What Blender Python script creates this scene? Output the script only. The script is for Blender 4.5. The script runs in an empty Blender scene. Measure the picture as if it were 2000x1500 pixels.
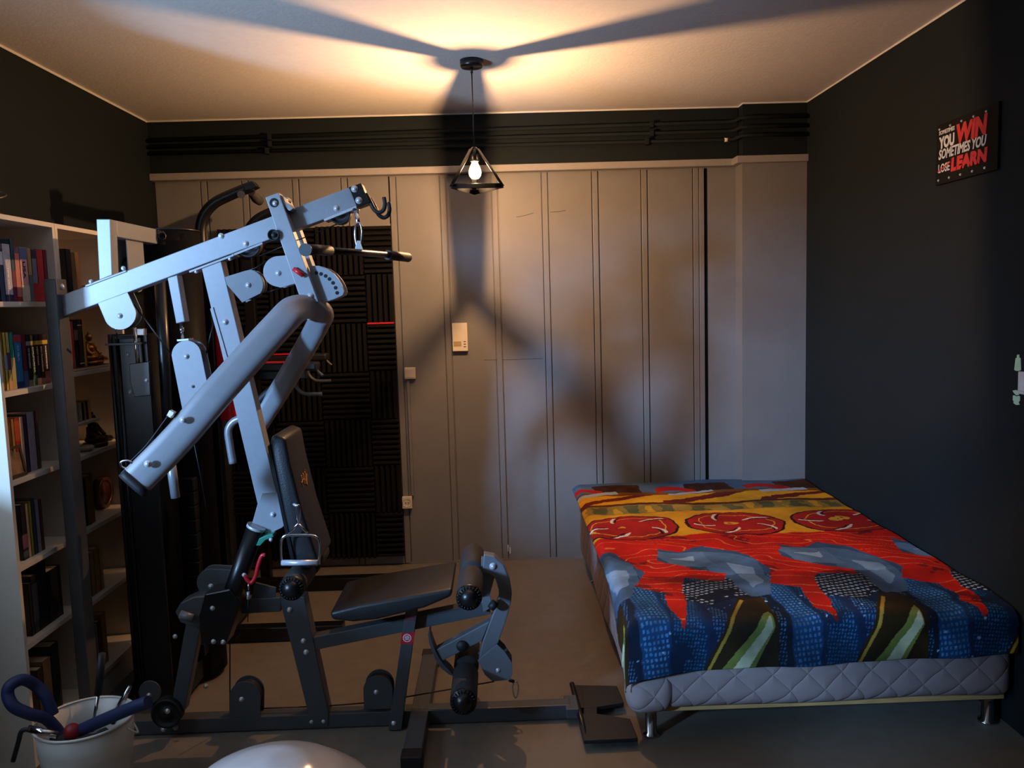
import bpy, bmesh, math, random
import numpy as np
from mathutils import Vector, Matrix
random.seed(7)
sc = bpy.context.scene
COL = sc.collection
V = Vector

# ------------------------------------------------------------------ camera
FPX, CX, CY, CAMH = 1600.0, 1000.0, 750.0, 1.66
_d = V(((968-CX)/FPX, (592-CY)/FPX, 1.0)).normalized()
_x = V((1, -.029, 0)); _x = (_x - _d*_x.dot(_d)).normalized()
_u = -_d.cross(_x)
RM = Matrix((_x, _d, _u))                 # world = RM @ (right, down, forward)
cam_data = bpy.data.cameras.new('camera'); cam = bpy.data.objects.new('camera', cam_data); COL.objects.link(cam)
cam_data.sensor_width = 36; cam_data.lens = FPX*36/2000; cam_data.clip_start = .05
_m = Matrix((RM.col[0], -RM.col[1], -RM.col[2])).transposed().to_4x4()
_m.translation = V((0, 0, CAMH)); cam.matrix_world = _m
sc.camera = cam
def ray(px, py): return RM @ V(((px-CX)/FPX, (py-CY)/FPX, 1))
def P(px, py, Y): r = ray(px, py); return V((0, 0, CAMH)) + r*(Y/r.y)         # on the plane at depth Y
def F(px, py, z=0.0): r = ray(px, py); return V((0, 0, CAMH)) + r*((z-CAMH)/r.z)   # on the level z
def PX(px, py, X): r = ray(px, py); return V((0, 0, CAMH)) + r*(X/r.x)        # on the plane X

# ------------------------------------------------------------------ light and exposure
sc.view_settings.view_transform = 'Standard'; sc.view_settings.look = 'None'
sc.view_settings.gamma = 1; sc.view_settings.use_curve_mapping = False
sc.view_settings.exposure = 0.0
w = bpy.data.worlds.new('world'); sc.world = w; w.use_nodes = True
w.node_tree.nodes['Background'].inputs[0].default_value = (.60, .76, 1, 1)
w.node_tree.nodes['Background'].inputs[1].default_value = 3.4
def area(name, loc, target, sx, sy, power, col, spread=180):
    l = bpy.data.lights.new(name, 'AREA'); l.shape = 'RECTANGLE'; l.size = sx; l.size_y = sy
    l.energy = power; l.color = col; l.spread = math.radians(spread)
    o = bpy.data.objects.new(name, l); COL.objects.link(o); o.location = loc
    o.rotation_euler = (V(target)-V(loc)).to_track_quat('-Z', 'Y').to_euler(); return o
LAMP_POWER = 37000.0
area('daylight', (-5.2, -1.9, 2.5), (-.2, 3.6, .9), .42, .75, 300, (.30, .57, 1), 120)           # bright sky gap seen through the side window
area('daylight_low', (-5.2, -1.9, -.6), (-.4, 3.6, 2.8), .45, .9, 190, (.42, .66, 1), 120)   # unseen low area light outside, added to brighten the ceiling

# ------------------------------------------------------------------ materials
def lin(c):
    if isinstance(c, str):
        c = [int(c[i:i+2], 16)/255 for i in (0, 2, 4)]
    return tuple(((v+.055)/1.055)**2.4 if v > .04045 else v/12.92 for v in c)
MATS = {}
def mat(name, col, rough=.5, metal=0.0, vary=.08, scale=30, bump=0.0, bscale=120, coat=0.0, spec=.5, emis=None, estr=0, stretch=None):
    if name in MATS: return MATS[name]
    m = bpy.data.materials.new(name); m.use_nodes = True; nt = m.node_tree; b = nt.nodes['Principled BSDF']
    c = lin(col)
    tc = nt.nodes.new('ShaderNodeTexCoord'); mp = nt.nodes.new('ShaderNodeMapping')
    if stretch: mp.inputs['Scale'].default_value = stretch
    nt.links.new(tc.outputs['Object'], mp.inputs[0])
    nz = nt.nodes.new('ShaderNodeTexNoise'); nz.inputs['Scale'].default_value = scale; nz.inputs['Detail'].default_value = 5
    nt.links.new(mp.outputs[0], nz.inputs['Vector'])
    rp = nt.nodes.new('ShaderNodeValToRGB')
    rp.color_ramp.elements[0].position = .3; rp.color_ramp.elements[1].position = .7
    rp.color_ramp.elements[0].color = (*[max(0, v*(1-vary)) for v in c], 1)
    rp.color_ramp.elements[1].color = (*[min(1, v*(1+vary)) for v in c], 1)
    nt.links.new(nz.outputs['Fac'], rp.inputs[0]); nt.links.new(rp.outputs[0], b.inputs['Base Color'])
    b.inputs['Roughness'].default_value = rough; b.inputs['Metallic'].default_value = metal
    b.inputs['Specular IOR Level'].default_value = spec; b.inputs['Coat Weight'].default_value = coat
    if bump:
        n2 = nt.nodes.new('ShaderNodeTexNoise'); n2.inputs['Scale'].default_value = bscale; n2.inputs['Detail'].default_value = 4
        nt.links.new(mp.outputs[0], n2.inputs['Vector'])
        bp = nt.nodes.new('ShaderNodeBump'); bp.inputs['Strength'].default_value = bump; bp.inputs['Distance'].default_value = .01
        nt.links.new(n2.outputs['Fac'], bp.inputs['Height']); nt.links.new(bp.outputs[0], b.inputs['Normal'])
    if emis:
        b.inputs['Emission Color'].default_value = (*lin(emis), 1); b.inputs['Emission Strength'].default_value = estr
    MATS[name] = m; return m
m_ceil = mat('ceiling_paint', 'd9d5cf', .85, bump=.15, bscale=60, vary=.03)
m_black = mat('black_wall_paint', '192022', .8, vary=.06, scale=6, bump=.12, bscale=90, spec=.18)
m_grey = mat('grey_wall_paint', '7e7c7a', .5, vary=.05, scale=5, bump=.05, bscale=60)
m_trim = mat('grey_trim_paint', '96928e', .45, vary=.04, bump=.04)
m_floor = mat('floor_vinyl', '786f64', .42, vary=.08, scale=14, bump=.05, bscale=200)
m_rear = mat('rear_wall_paint', '55534f', .8, vary=.05)
m_silver = mat('silver_enamel', '8d9198', .38, .15, vary=.03, scale=60, bump=.02, bscale=300)
m_char = mat('charcoal_enamel', '4b4f53', .42, .1, vary=.05, scale=40, bump=.02)
m_mid = mat('grey_and_dim_silver', '6d7075', .42, .15, vary=.05, scale=40, bump=.02)  # leg lever parts: silver paint with their low light darkened into the colour
m_press = mat('satin_arm_enamel', '989ca3', .34, .35, vary=.03)
m_blk = mat('black_enamel', '0d0e10', .34, 0, vary=.1, coat=.05)
m_rub = mat('black_rubber', '16171a', .6, vary=.15, bump=.05)
m_foamr = mat('roller_foam', '2b2b2c', .75, vary=.15, bump=.2, bscale=400)
m_vinyl = mat('black_vinyl', '1d1d1f', .42, vary=.1, bump=.12, bscale=250)
m_chrome = mat('chrome', 'd6d8dc', .14, 1, vary=.02)
m_zinc = mat('zinc_bolt', 'c9ccd2', .3, .35, vary=.05)
m_red = mat('red_plastic', 'c81f2e', .35, vary=.06)
m_green = mat('green_plastic', '1d7a63', .45, vary=.06)
m_cable = mat('black_cable', '101012', .4, vary=.05)
m_white = mat('white_plastic', 'e6dcc6', .45, vary=.03)
m_orange = mat('orange_print', 'c98a55', .5, vary=.3, scale=200)
m_wood_w = mat('white_shelf_laminate', 'd8cfc0', .5, vary=.03, scale=8)
m_pine = mat('pine_wood', 'd0a468', .55, vary=.18, scale=10, stretch=(1, 12, 12))
m_lav = None
m_acoustic = mat('acoustic_foam', '141315', .95, vary=.15, bump=.15, bscale=500, spec=.2)
m_gold = mat('bronze', '9c6a2c', .32, .8, vary=.25, scale=40)
m_enamel = mat('white_enamel', 'd9d8d2', .3, vary=.04, scale=10)
m_blue = mat('navy_foam', '1c2a55', .6, vary=.1, bump=.1)
m_page = mat('paper_pages', 'd9cdb5', .85, vary=.1, scale=90, stretch=(1, 30, 1))
m_ball = mat('ball_vinyl', 'b9b6b4', .16, vary=.03)

# perforated sheet: round holes cut by transparency
m_perf = bpy.data.materials.new('perforated_black_steel'); m_perf.use_nodes = True
nt = m_perf.node_tree; b = nt.nodes['Principled BSDF']; b.inputs['Base Color'].default_value = (.006, .006, .007, 1); b.inputs['Roughness'].default_value = .5; b.inputs['Specular IOR Level'].default_value = .07
uv = nt.nodes.new('ShaderNodeUVMap'); uv.uv_map = 'uv'
sp = nt.nodes.new('ShaderNodeSeparateXYZ'); nt.links.new(uv.outputs[0], sp.inputs[0])
def mth(nt, op, a, bv=None):
    n = nt.nodes.new('ShaderNodeMath'); n.operation = op
    for i, v in enumerate((a, bv)):
        if v is None: continue
        if isinstance(v, (int, float)): n.inputs[i].default_value = v
        else: nt.links.new(v, n.inputs[i])
    return n.outputs[0]
fx = mth(nt, 'SINE', mth(nt, 'MULTIPLY', sp.outputs[0], 2*math.pi/.0072)); fy = mth(nt, 'SINE', mth(nt, 'MULTIPLY', sp.outputs[1], 2*math.pi/.0072))
hole = mth(nt, 'GREATER_THAN', mth(nt, 'MULTIPLY', fx, fy), .5)
tr = nt.nodes.new('ShaderNodeBsdfTransparent'); mx = nt.nodes.new('ShaderNodeMixShader')
nt.links.new(hole, mx.inputs[0]); nt.links.new(b.outputs[0], mx.inputs[1]); nt.links.new(tr.outputs[0], mx.inputs[2])
nt.links.new(mx.outputs[0], nt.nodes['Material Output'].inputs[0])

# quilted mattress cover
m_lav = bpy.data.materials.new('quilted_cover'); m_lav.use_nodes = True
nt = m_lav.node_tree; b = nt.nodes['Principled BSDF']; b.inputs['Base Color'].default_value = (*lin('90807e'), 1); b.inputs['Roughness'].default_value = .85
tc = nt.nodes.new('ShaderNodeTexCoord'); sp = nt.nodes.new('ShaderNodeSeparateXYZ'); nt.links.new(tc.outputs['Object'], sp.inputs[0])
nzq = nt.nodes.new('ShaderNodeTexNoise'); nzq.inputs['Scale'].default_value = 5; nt.links.new(tc.outputs['Object'], nzq.inputs['Vector'])
wob = mth(nt, 'MULTIPLY', nzq.outputs['Fac'], 1.2)
s = mth(nt, 'ADD', mth(nt, 'ADD', sp.outputs[0], sp.outputs[1]), 0); k = 2*math.pi/.26
a1 = mth(nt, 'ABSOLUTE', mth(nt, 'SINE', mth(nt, 'ADD', mth(nt, 'MULTIPLY', mth(nt, 'ADD', s, sp.outputs[2]), k), wob)))
a2 = mth(nt, 'ABSOLUTE', mth(nt, 'SINE', mth(nt, 'ADD', mth(nt, 'MULTIPLY', mth(nt, 'SUBTRACT', s, sp.outputs[2]), k), wob)))
q = mth(nt, 'POWER', mth(nt, 'MINIMUM', a1, a2), .35)
bp = nt.nodes.new('ShaderNodeBump'); bp.inputs['Strength'].default_value = .5; bp.inputs['Distance'].default_value = .012
nt.links.new(q, bp.inputs['Height']); nt.links.new(bp.outputs[0], b.inputs['Normal'])

# ------------------------------------------------------------------ mesh helpers
class MB:
    def __init__(s): s.v = []; s.f = []; s.sm = []
    def add(s, vs, fs, smooth=False):
        o = len(s.v); s.v += [tuple(v) for v in vs]; s.f += [tuple(i+o for i in f) for f in fs]; s.sm += [smooth]*len(fs); return s
    def box(s, lo, hi):
        x0, y0, z0 = lo; x1, y1, z1 = hi
        vs = [(x0,y0,z0),(x1,y0,z0),(x1,y1,z0),(x0,y1,z0),(x0,y0,z1),(x1,y0,z1),(x1,y1,z1),(x0,y1,z1)]
        return s.add(vs, [(0,3,2,1),(4,5,6,7),(0,1,5,4),(1,2,6,5),(2,3,7,6),(3,0,4,7)])
    def prism(s, pts, off):
        n = len(pts); off = V(off); A = [V(p) for p in pts]; B = [p+off for p in A]
        nrm = V((0, 0, 0))
        for i in range(n): nrm += A[i].cross(A[(i+1) % n])
        if nrm.dot(off) > 0: A.reverse(); B.reverse()
        fs = [tuple(range(n)), tuple(range(2*n-1, n-1, -1))] + [(i, i+n, (i+1) % n+n, (i+1) % n) for i in range(n)]
        return s.add(A+B, fs)
    def tube(s, pts, r, seg=14, cap=True, close=False, flat=None):
        pts = [V(p) for p in pts]; n = len(pts); rs = r if isinstance(r, (list, tuple)) else [r]*n
        vs = []; up = None
        for i in range(n):
            if close: t = (pts[(i+1) % n]-pts[i-1]).normalized()
            else: t = (pts[min(i+1, n-1)]-pts[max(i-1, 0)]).normalized()
            if up is None:
                up = t.orthogonal().normalized()
                if flat: up = (V(flat)-t*V(flat).dot(t)).normalized()
            up = (up-t*up.dot(t)).normalized(); sd = t.cross(up)
            for k in range(seg):
                a = 2*math.pi*k/seg; vs.append(pts[i]+(up*math.cos(a)+sd*math.sin(a))*rs[i])
        fs = []
        for i in range(n if close else n-1):
            j = (i+1) % n
            for k in range(seg):
                k2 = (k+1) % seg; fs.append((i*seg+k, i*seg+k2, j*seg+k2, j*seg+k))
        s.add(vs, fs, True)
        if cap and not close:
            s.add([vs[k] for k in range(seg)], [tuple(range(seg-1, -1, -1))]); s.add([vs[(n-1)*seg+k] for k in range(seg)], [tuple(range(seg))])
        return s
    def rtube(s, pts, wA, hA, up, rad=.3, n=5):     # rounded rectangular section swept along a path, up = thickness axis
        sec = []
        for qx, qy, a0 in ((1,1,0),(-1,1,90),(-1,-1,180),(1,-1,270)):
            for k in range(n):
                a = math.radians(a0+90*k/(n-1)); sec.append((qx*(1-rad)+rad*math.cos(a), qy*(1-rad)+rad*math.sin(a)))
        pts = [V(p) for p in pts]; N = len(pts); m = len(sec); vs = []
        wl = wA if isinstance(wA, list) else [wA]*N; hl = hA if isinstance(hA, list) else [hA]*N
        for i in range(N):
            t = (pts[min(i+1, N-1)]-pts[max(i-1, 0)]).normalized()
            u = (V(up)-t*V(up).dot(t)).normalized(); sd = t.cross(u)
            for a, b_ in sec: vs.append(pts[i]+sd*a*wl[i]/2+u*b_*hl[i]/2)
        fs = [(i*m+k, i*m+(k+1) % m, (i+1)*m+(k+1) % m, (i+1)*m+k) for i in range(N-1) for k in range(m)]
        s.add(vs, fs, True)
        s.add(vs[:m], [tuple(range(m-1, -1, -1))]); s.add(vs[-m:], [tuple(range(m))])
        return s
    def lathe(s, prof, c=(0,0,0), axis='Z', seg=32):
        vs = []; n = len(prof); c = V(c)
        for r, h in prof:
            for k in range(seg):
                a = 2*math.pi*k/seg; x, y = r*math.cos(a), r*math.sin(a)
                vs.append(c + (V((x, y, h)) if axis == 'Z' else V((x, h, y)) if axis == 'Y' else V((h, x, y))))
        fs = [(i*seg+k, i*seg+(k+1) % seg, (i+1)*seg+(k+1) % seg, (i+1)*seg+k) for i in range(n-1) for k in range(seg)]
        return s.add(vs, fs, True)
    def sphere(s, c, r, seg=20, rings=12, sc3=(1,1,1)):
        vs = []; fs = []; c = V(c)
        for i in range(rings+1):
            t = math.pi*i/rings
            for k in range(seg):
                a = 2*math.pi*k/seg
                vs.append(c+V((math.sin(t)*math.cos(a)*r*sc3[0], math.sin(t)*math.sin(a)*r*sc3[1], math.cos(t)*r*sc3[2])))
        for i in range(rings):
            for k in range(seg): fs.append((i*seg+k, (i+1)*seg+k, (i+1)*seg+(k+1) % seg, i*seg+(k+1) % seg))
        return s.add(vs, fs, True)
    def build(s, name, m, parent=None, bevel=0, fix=True):
        me = bpy.data.meshes.new(name); me.from_pydata(s.v, [], s.f); me.update()
        me.polygons.foreach_set('use_smooth', s.sm)
        if fix:
            bm = bmesh.new(); bm.from_mesh(me); bmesh.ops.remove_doubles(bm, verts=bm.verts, dist=1e-6)
            bmesh.ops.recalc_face_normals(bm, faces=bm.faces); bm.to_mesh(me); bm.free()
        me.materials.append(m)
        o = bpy.data.objects.new(name, me); COL.objects.link(o)
        if parent is not None: setpar(o, parent)
        if bevel:
            md = o.modifiers.new('edge', 'BEVEL'); md.width = bevel; md.segments = 2; md.limit_method = 'ANGLE'
        return o
WLOC = {}
def setpar(o, parent):
    o.parent = parent
    loc = WLOC.get(parent.name, V((0, 0, 0)))
    o.matrix_parent_inverse = Matrix.Translation(-loc)
def thing(name, loc, label, cat, group=None):
    o = bpy.data.objects.new(name, None); COL.objects.link(o); o.empty_display_size = .1
    o.location = loc; WLOC[o.name] = V(loc)
    return tag(o, label, cat, group)
def tag(o, label, cat, group=None):
    o['label'] = label; o['category'] = cat
    if group: o['group'] = group
    return o
def struct(o, label=None):
    o['kind'] = 'structure'
    if label: o['label'] = label
    return o
def arc(cx, cy, r, a0, a1, n=12, ry=None):
    return [(cx+r*math.cos(math.radians(a0+(a1-a0)*i/n)), cy+(ry or r)*math.sin(math.radians(a0+(a1-a0)*i/n))) for i in range(n+1)]
def smooth_path(pts, n=6):
    pts = [V(p) for p in pts]; out = []
    for i in range(len(pts)-1):
        p0 = pts[max(i-1, 0)]; p1 = pts[i]; p2 = pts[i+1]; p3 = pts[min(i+2, len(pts)-1)]
        for k in range(n):
            t = k/n
            out.append(.5*((2*p1)+(p2-p0)*t+(2*p0-5*p1+4*p2-p3)*t*t+(3*p1-p0-3*p2+p3)*t**3))
    out.append(pts[-1]); return out
def text_mesh(name, body, size, m, parent, org, xa, ya, width=None, shear=0, off=0, ext=.001, align='LEFT'):
    cu = bpy.data.curves.new('txt', 'FONT'); cu.body = body; cu.size = size; cu.shear = shear; cu.offset = off; cu.extrude = ext; cu.resolution_u = 3
    cu.align_x = align
    to = bpy.data.objects.new('txt', cu); COL.objects.link(to)
    dg = bpy.context.evaluated_depsgraph_get(); me = bpy.data.meshes.new_from_object(to.evaluated_get(dg)); me.name = name
    bpy.data.objects.remove(to)
    xs = [v.co.x for v in me.vertices]; sx = 1
    if width and xs: sx = width/(max(xs)-min(xs)); 
    x0 = min(xs) if xs else 0
    xa = V(xa); ya = V(ya); za = xa.cross(ya); org = V(org)
    for v in me.vertices:
        c = v.co.copy(); v.co = org + xa*((c.x-x0)*sx if align == 'LEFT' else c.x*sx) + ya*c.y + za*c.z
    me.materials.clear(); me.materials.append(m)
    o = bpy.data.objects.new(name, me); COL.objects.link(o); setpar(o, parent); return o

# ------------------------------------------------------------------ the room
XL, XR, YB, YC, ZC, YR = -2.07, 1.91, 5.18, 5.03, 2.815, -1.6
struct(MB().box((XL-.2, YR-.2, -.1), (XR+.2, YB+.2, 0)).build('floor', m_floor))
struct(MB().box((XL-.2, YR-.2, ZC), (XR+.2, YB+.2, ZC+.1)).build('ceiling', m_ceil))
struct(MB().box((XR, YR, 0), (XR+.15, YB, ZC)).build('wall_right', m_black))
# left wall with a window opening near the camera
wl = MB(); wy0, wy1, wz0, wz1 = .2, 2.62, 1.13, 2.25
wl.box((XL-.15, YR, 0), (XL, wy0, ZC)); wl.box((XL-.15, wy1, 0), (XL, YB, ZC)); wl.box((XL-.15, wy0, 0), (XL, wy1, wz0)); wl.box((XL-.15, wy0, wz1), (XL, wy1, ZC))
struct(wl.build('wall_left', m_black))
wf = struct(bpy.data.objects.new('window_1', None)); COL.objects.link(wf)
for lo, hi in (((XL-.1, wy0, wz0), (XL-.03, wy0+.05, wz1)), ((XL-.1, wy1-.05, wz0), (XL-.03, wy1, wz1)), ((XL-.1, wy0, wz0), (XL-.03, wy1, wz0+.05)), ((XL-.1, wy0, wz1-.05), (XL-.03, wy1, wz1))):
    MB().box(lo, hi).build('window_frame', m_white, wf)
struct(MB().box((XL, YR-.15, 0), (XR, YR, ZC)).build('wall_rear', m_rear))

# back wall: substrate, upper black beam, grey boards and battens, pillar
wb = struct(MB().box((XL, YB, 0), (XR, YB+.15, ZC)).build('wall_back', m_grey))
struct(MB().box((XL, 5.12, 2.495), (1.515, YB, ZC)).build('wall_beam', m_black), 'black painted beam above the grey panelling')
pil = struct(MB().box((1.515, YC, 0), (XR, YB, 2.49)).build('wall_pillar', m_grey), 'grey pillar in the corner beside the bed')
MB().box((1.52, YC+.003, 2.49), (XR, YB, ZC)).build('pillar_head', m_black, pil)
BW_Z1 = 2.455
seams = [398, 478.5, 577, 672, 766, 864, 965, 1063, 1161, 1257, 1358]   # batten centres at the top of the boards
sx = [P(s_, 348, YB).x for s_ in seams]
prev = XL
for i, x in enumerate(sx):
    if x-.022 > prev: MB().box((prev+.002, YB-.012, .005), (x-.022, YB, BW_Z1)).build('panel_board', m_grey, wb, .002)
    MB().box((x-.017, YB-.014, .005), (x+.017, YB, BW_Z1)).build('panel_batten', m_grey, wb, .003)
    prev = x+.022
xe = P(1374, 340, YB).x
MB().box((prev-.002, YB-.014, .005), (xe, YB, BW_Z1)).build('panel_batten', m_grey, wb, .003)
MB().box((xe+.022, YB-.013, 0), (1.515, YB, BW_Z1)).build('plaster_strip', m_grey, wb)
MB().box((xe+.001, YB-.004, 0), (xe+.021, YB, BW_Z1)).build('gap_shade_strip', mat('gap_black', '0b0d10', .8, spec=.1), wb)  # black strip painting in the shade of the deep gap
x = P(760, 350, YB).x; MB().box((x-.0035, YB-.0155, 2.17), (x+.0035, YB-.0125, BW_Z1)).build('gap_shade_strip', MATS['gap_black'], wb)  # thin black strip for the shade at the door edge
for (x0_, y0_), (x1_, y1_) in (((945, 703), (1060, 700)), ((1008, 424), (1042, 416)), ((1075, 414), (1105, 411))):
    MB().tube([P(x0_, y0_, YB-.0122), P((x0_+x1_)/2, (y0_+y1_)/2+1, YB-.0122), P(x1_, y1_, YB-.0122)], .0012, 5).build('scratch', m_black, wb)
# horizontal moulding: along the boards, then round the pillar
t1 = MB(); t1.prism([V(p+(2.457,)) for p in ((XL, 5.095), (1.475, 5.095), (1.475, 5.0), (XR, 5.0), (XR, YB-.02), (XL, YB-.02))], (0, 0, .042))
struct(t1.build('trim_1', m_trim, None, .004), 'painted moulding strip along the top of the grey boards')
# ceiling paint lapping a finger's width onto the walls
t2 = MB(); t2.box((XL, -1.6, ZC-.011), (XL+.0015, 5.118, ZC)); t2.box((XR-.0015, -1.6, ZC-.009), (XR, YC+.002, ZC)); t2.box((XL, 5.1185, ZC-.009), (1.518, 5.12, ZC)); t2.box((1.5185, YC+.0015, ZC-.009), (XR, YC+.003, ZC)); t2.box((1.5185, YC+.003, ZC-.009), (1.52, 5.12, ZC))
struct(t2.build('trim_2', m_ceil), 'thin pale paint line where the ceiling meets the dark walls')
# skirting strip
struct(MB().box((-.6, YB-.016, 0), (1.5, YB-.004, .012)).build('baseboard_back', m_grey))
# chipped paint marks
m_chip = mat('bare_plaster', 'd8d2c4', .8)
for px, py in ((987, 1073), (992, 1071), (996, 1075)):
    a = P(px, py, YB-.0125); MB().prism([a+V((-.004, 0, -.02)), a+V((.004, 0, -.02)), a+V((.005, 0, .02)), a+V((-.001, 0, .025))], (0, -.001, 0)).build('paint_chip', m_chip, wb)
a = P(1425, 272, 5.1)
# heating pipes along the beam
def pipe(zl, zr, y, r, label):
    x1 = 1.46
    pts = [V((XL, y, zl)), V((x1-.02, y, zr)), V((x1+.02, y-.02, zr)), V((1.50, YC-.025, zr+.004)), V((1.55, YC-.03, zr+.006)), V((XR, YC-.03, zr+.004))]
    o = MB().tube(pts, r, 10).build('heating_pipe', m_black); tag(o, label, 'pipe', 'pipes along the black beam'); return o
pp = [pipe(2.69, 2.715, 5.09, .011, 'uppermost of three thin black pipes along the beam'),
      pipe(2.652, 2.66, 5.09, .011, 'middle of three thin black pipes along the beam'),
      pipe(2.615, 2.61, 5.095, .011, 'lowest of three thin black pipes with a white chip near the pillar')]
for i, (x0, x1) in enumerate(((-1.33, .98), (-1.33, .98), (-1.35, .95))):
    for x in (x0, x1):
        z = (2.69, 2.652, 2.615)[i] + (x-XL)/3.53*(.025, .008, -.005)[i]
        MB().box((x-.012, 5.072, z-.018), (x+.012, 5.12, z+.016)).build('pipe_clamp', m_black, pp[i], .003)
MB().tube([V((1.425, 5.095, 2.6105)), V((1.452, 5.095, 2.6102))], .0125, 10).build('bare_joint', m_chip, pp[2])

# ------------------------------------------------------------------ pendant lamp
LX, LY = P(928, 345, 4.04).x, 4.04
LZB, LZT, LR = 2.215, 2.40, .15
lamp = thing('pendant_lamp', (LX, LY, ZC), 'black wire pendant lamp with a glowing bulb hanging from the ceiling', 'lamp')
cc = F(925, 112, ZC)
MB().lathe([(0, 0), (.055, 0), (.055, -.028), (.05, -.034), (0, -.034)], (LX, LY, ZC)).build('canopy', m_blk, lamp)
MB().tube([V((LX, LY, ZC-.03)), V((LX, LY, ZC-.06))], .006, 8).build('cord_grip', m_blk, lamp)
MB().tube([V((LX, LY, ZC-.05)), V((LX, LY, LZT-.01))], .0032, 8).build('cord', m_cable, lamp)
MB().lathe([(0, .055), (.012, .055), (.021, .04), (.021, -.012), (.018, -.015), (0, -.015)], (LX, LY, LZT-.045)).build('bulb_socket', m_blk, lamp)
cor = [V((LX+LR*math.cos(math.radians(a)), LY+LR*math.sin(math.radians(a)), LZB)) for a in (94, 222, 331)]
apex = [V((LX+.02*math.cos(math.radians(a)), LY+.02*math.sin(math.radians(a)), LZT)) for a in (94, 222, 331)]
for i in range(3):
    MB().rtube([apex[i], cor[i]], .024, .005, (cor[i]-V((LX, LY, LZB))), .2, 3).build('shade_bar', m_blk, lamp)
    c0, c1 = cor[i], cor[(i+1) % 3]
    mid = (c0+c1)/2-V((LX, LY, LZB)); up = (mid.normalized()+V((0, 0, .25))).normalized()
    MB().rtube([c0, c1], .023, .005, up, .2, 3).build('shade_bar', m_blk, lamp)
def glow(name, strength, col, clear=False):
    m = bpy.data.materials.new(name); m.use_nodes = True; nt = m.node_tree; nt.nodes.remove(nt.nodes['Principled BSDF'])
    em = nt.nodes.new('ShaderNodeEmission'); em.inputs[0].default_value = (*col, 1); em.inputs[1].default_value = strength; out = em.outputs[0]
    if clear:
        tr = nt.nodes.new('ShaderNodeBsdfTransparent'); ad = nt.nodes.new('ShaderNodeAddShader')
        nt.links.new(tr.outputs[0], ad.inputs[0]); nt.links.new(out, ad.inputs[1]); out = ad.outputs[0]
    nt.links.new(out, nt.nodes['Material Output'].inputs[0]); return m
bp_ = [(.013, .0), (.015, -.012), (.024, -.03), (.030, -.048), (.031, -.06), (.028, -.074), (.018, -.087), (.0, -.091)]
blb = MB().lathe(bp_, (LX, LY, LZT-.052), seg=20).build('bulb', glow('bulb_glass', 2.2, (1, .62, .28), True), lamp)
MB().lathe([(0, .012), (.0042, .010), (.0042, -.010), (0, -.012)], (LX, LY, 2.294), 'Z', 10).build('filament', glow('filament_glow', LAMP_POWER, (1, .545, .25)), blb)

# ------------------------------------------------------------------ wall fittings
def wbox(p0, p1, y, th): a = P(*p0, y); b_ = P(*p1, y); return (a.x, y-th, b_.z), (b_.x, y, a.z)
YW = YB-.0165
lo, hi = wbox((883, 631), (914.5, 685), YW, .032)
th = thing('thermostat', ((lo[0]+hi[0])/2, YW, lo[2]), 'cream slotted thermostat box on the grey boards below the lamp', 'thermostat')
MB().box(lo, hi).build('housing', m_white, th, .003)
m_slot = mat('beige_plastic', 'b39a6c', .6)
for k in range(9):
    z = hi[2]-.012-k*.0105; MB().box((lo[0]+.006, lo[1]-.0012, z-.0025), (hi[0]-.006, lo[1]+.001, z)).build('vent_slat', m_white, th)
MB().box((lo[0]+.006, lo[1]-.001, lo[2]+.03), (lo[0]+.055, lo[1]+.001, lo[2]+.062)).build('dial_plate', m_slot, th)
for k in range(3): MB().box((hi[0]-.026, lo[1]-.001, lo[2]+.025+k*.016), (hi[0]-.012, lo[1]+.001, lo[2]+.03+k*.016)).build('slot', m_blk, th)
lo, hi = wbox((790.5, 717.5), (812.5, 739), YW, .03)
sw = thing('light_switch', ((lo[0]+hi[0])/2, YW, lo[2]), 'small square cream light switch on the grey boards beside the black foam', 'switch')
MB().box(lo, hi).build('back_box', m_white, sw, .003)
MB().box((lo[0]+.008, lo[1]-.004, lo[2]+.008), (hi[0]-.008, lo[1]+.001, hi[2]-.008)).build('rocker', m_white, sw, .002)
lo, hi = wbox((786, 969), (806, 991), YW, .03)
so = thing('wall_socket', ((lo[0]+hi[0])/2, YW, lo[2]), 'white round-pin wall socket low on the grey boards', 'socket')
MB().box(lo, hi).build('back_box', m_white, so, .003)
c = V(((lo[0]+hi[0])/2, lo[1], (lo[2]+hi[2])/2))
MB().lathe([(.027, -.003), (.02, -.001), (.019, .0), (.0, .001)], c, 'Y', 24).build('recess_ring', m_white, so)
for dx in (-.009, .009): MB().lathe([(.004, -.003), (0, -.003)], c+V((dx, 0, 0)), 'Y', 8).build('pin_hole', m_blk, so)
a = P(797, 741, YW); b_ = P(796, 968, YW)
tag(MB().box((a.x-.008, YW-.012, b_.z), (a.x+.008, YW, a.z)).build('cable_duct', m_grey), 'thin grey cable duct between the switch and the socket', 'cable duct')

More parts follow.
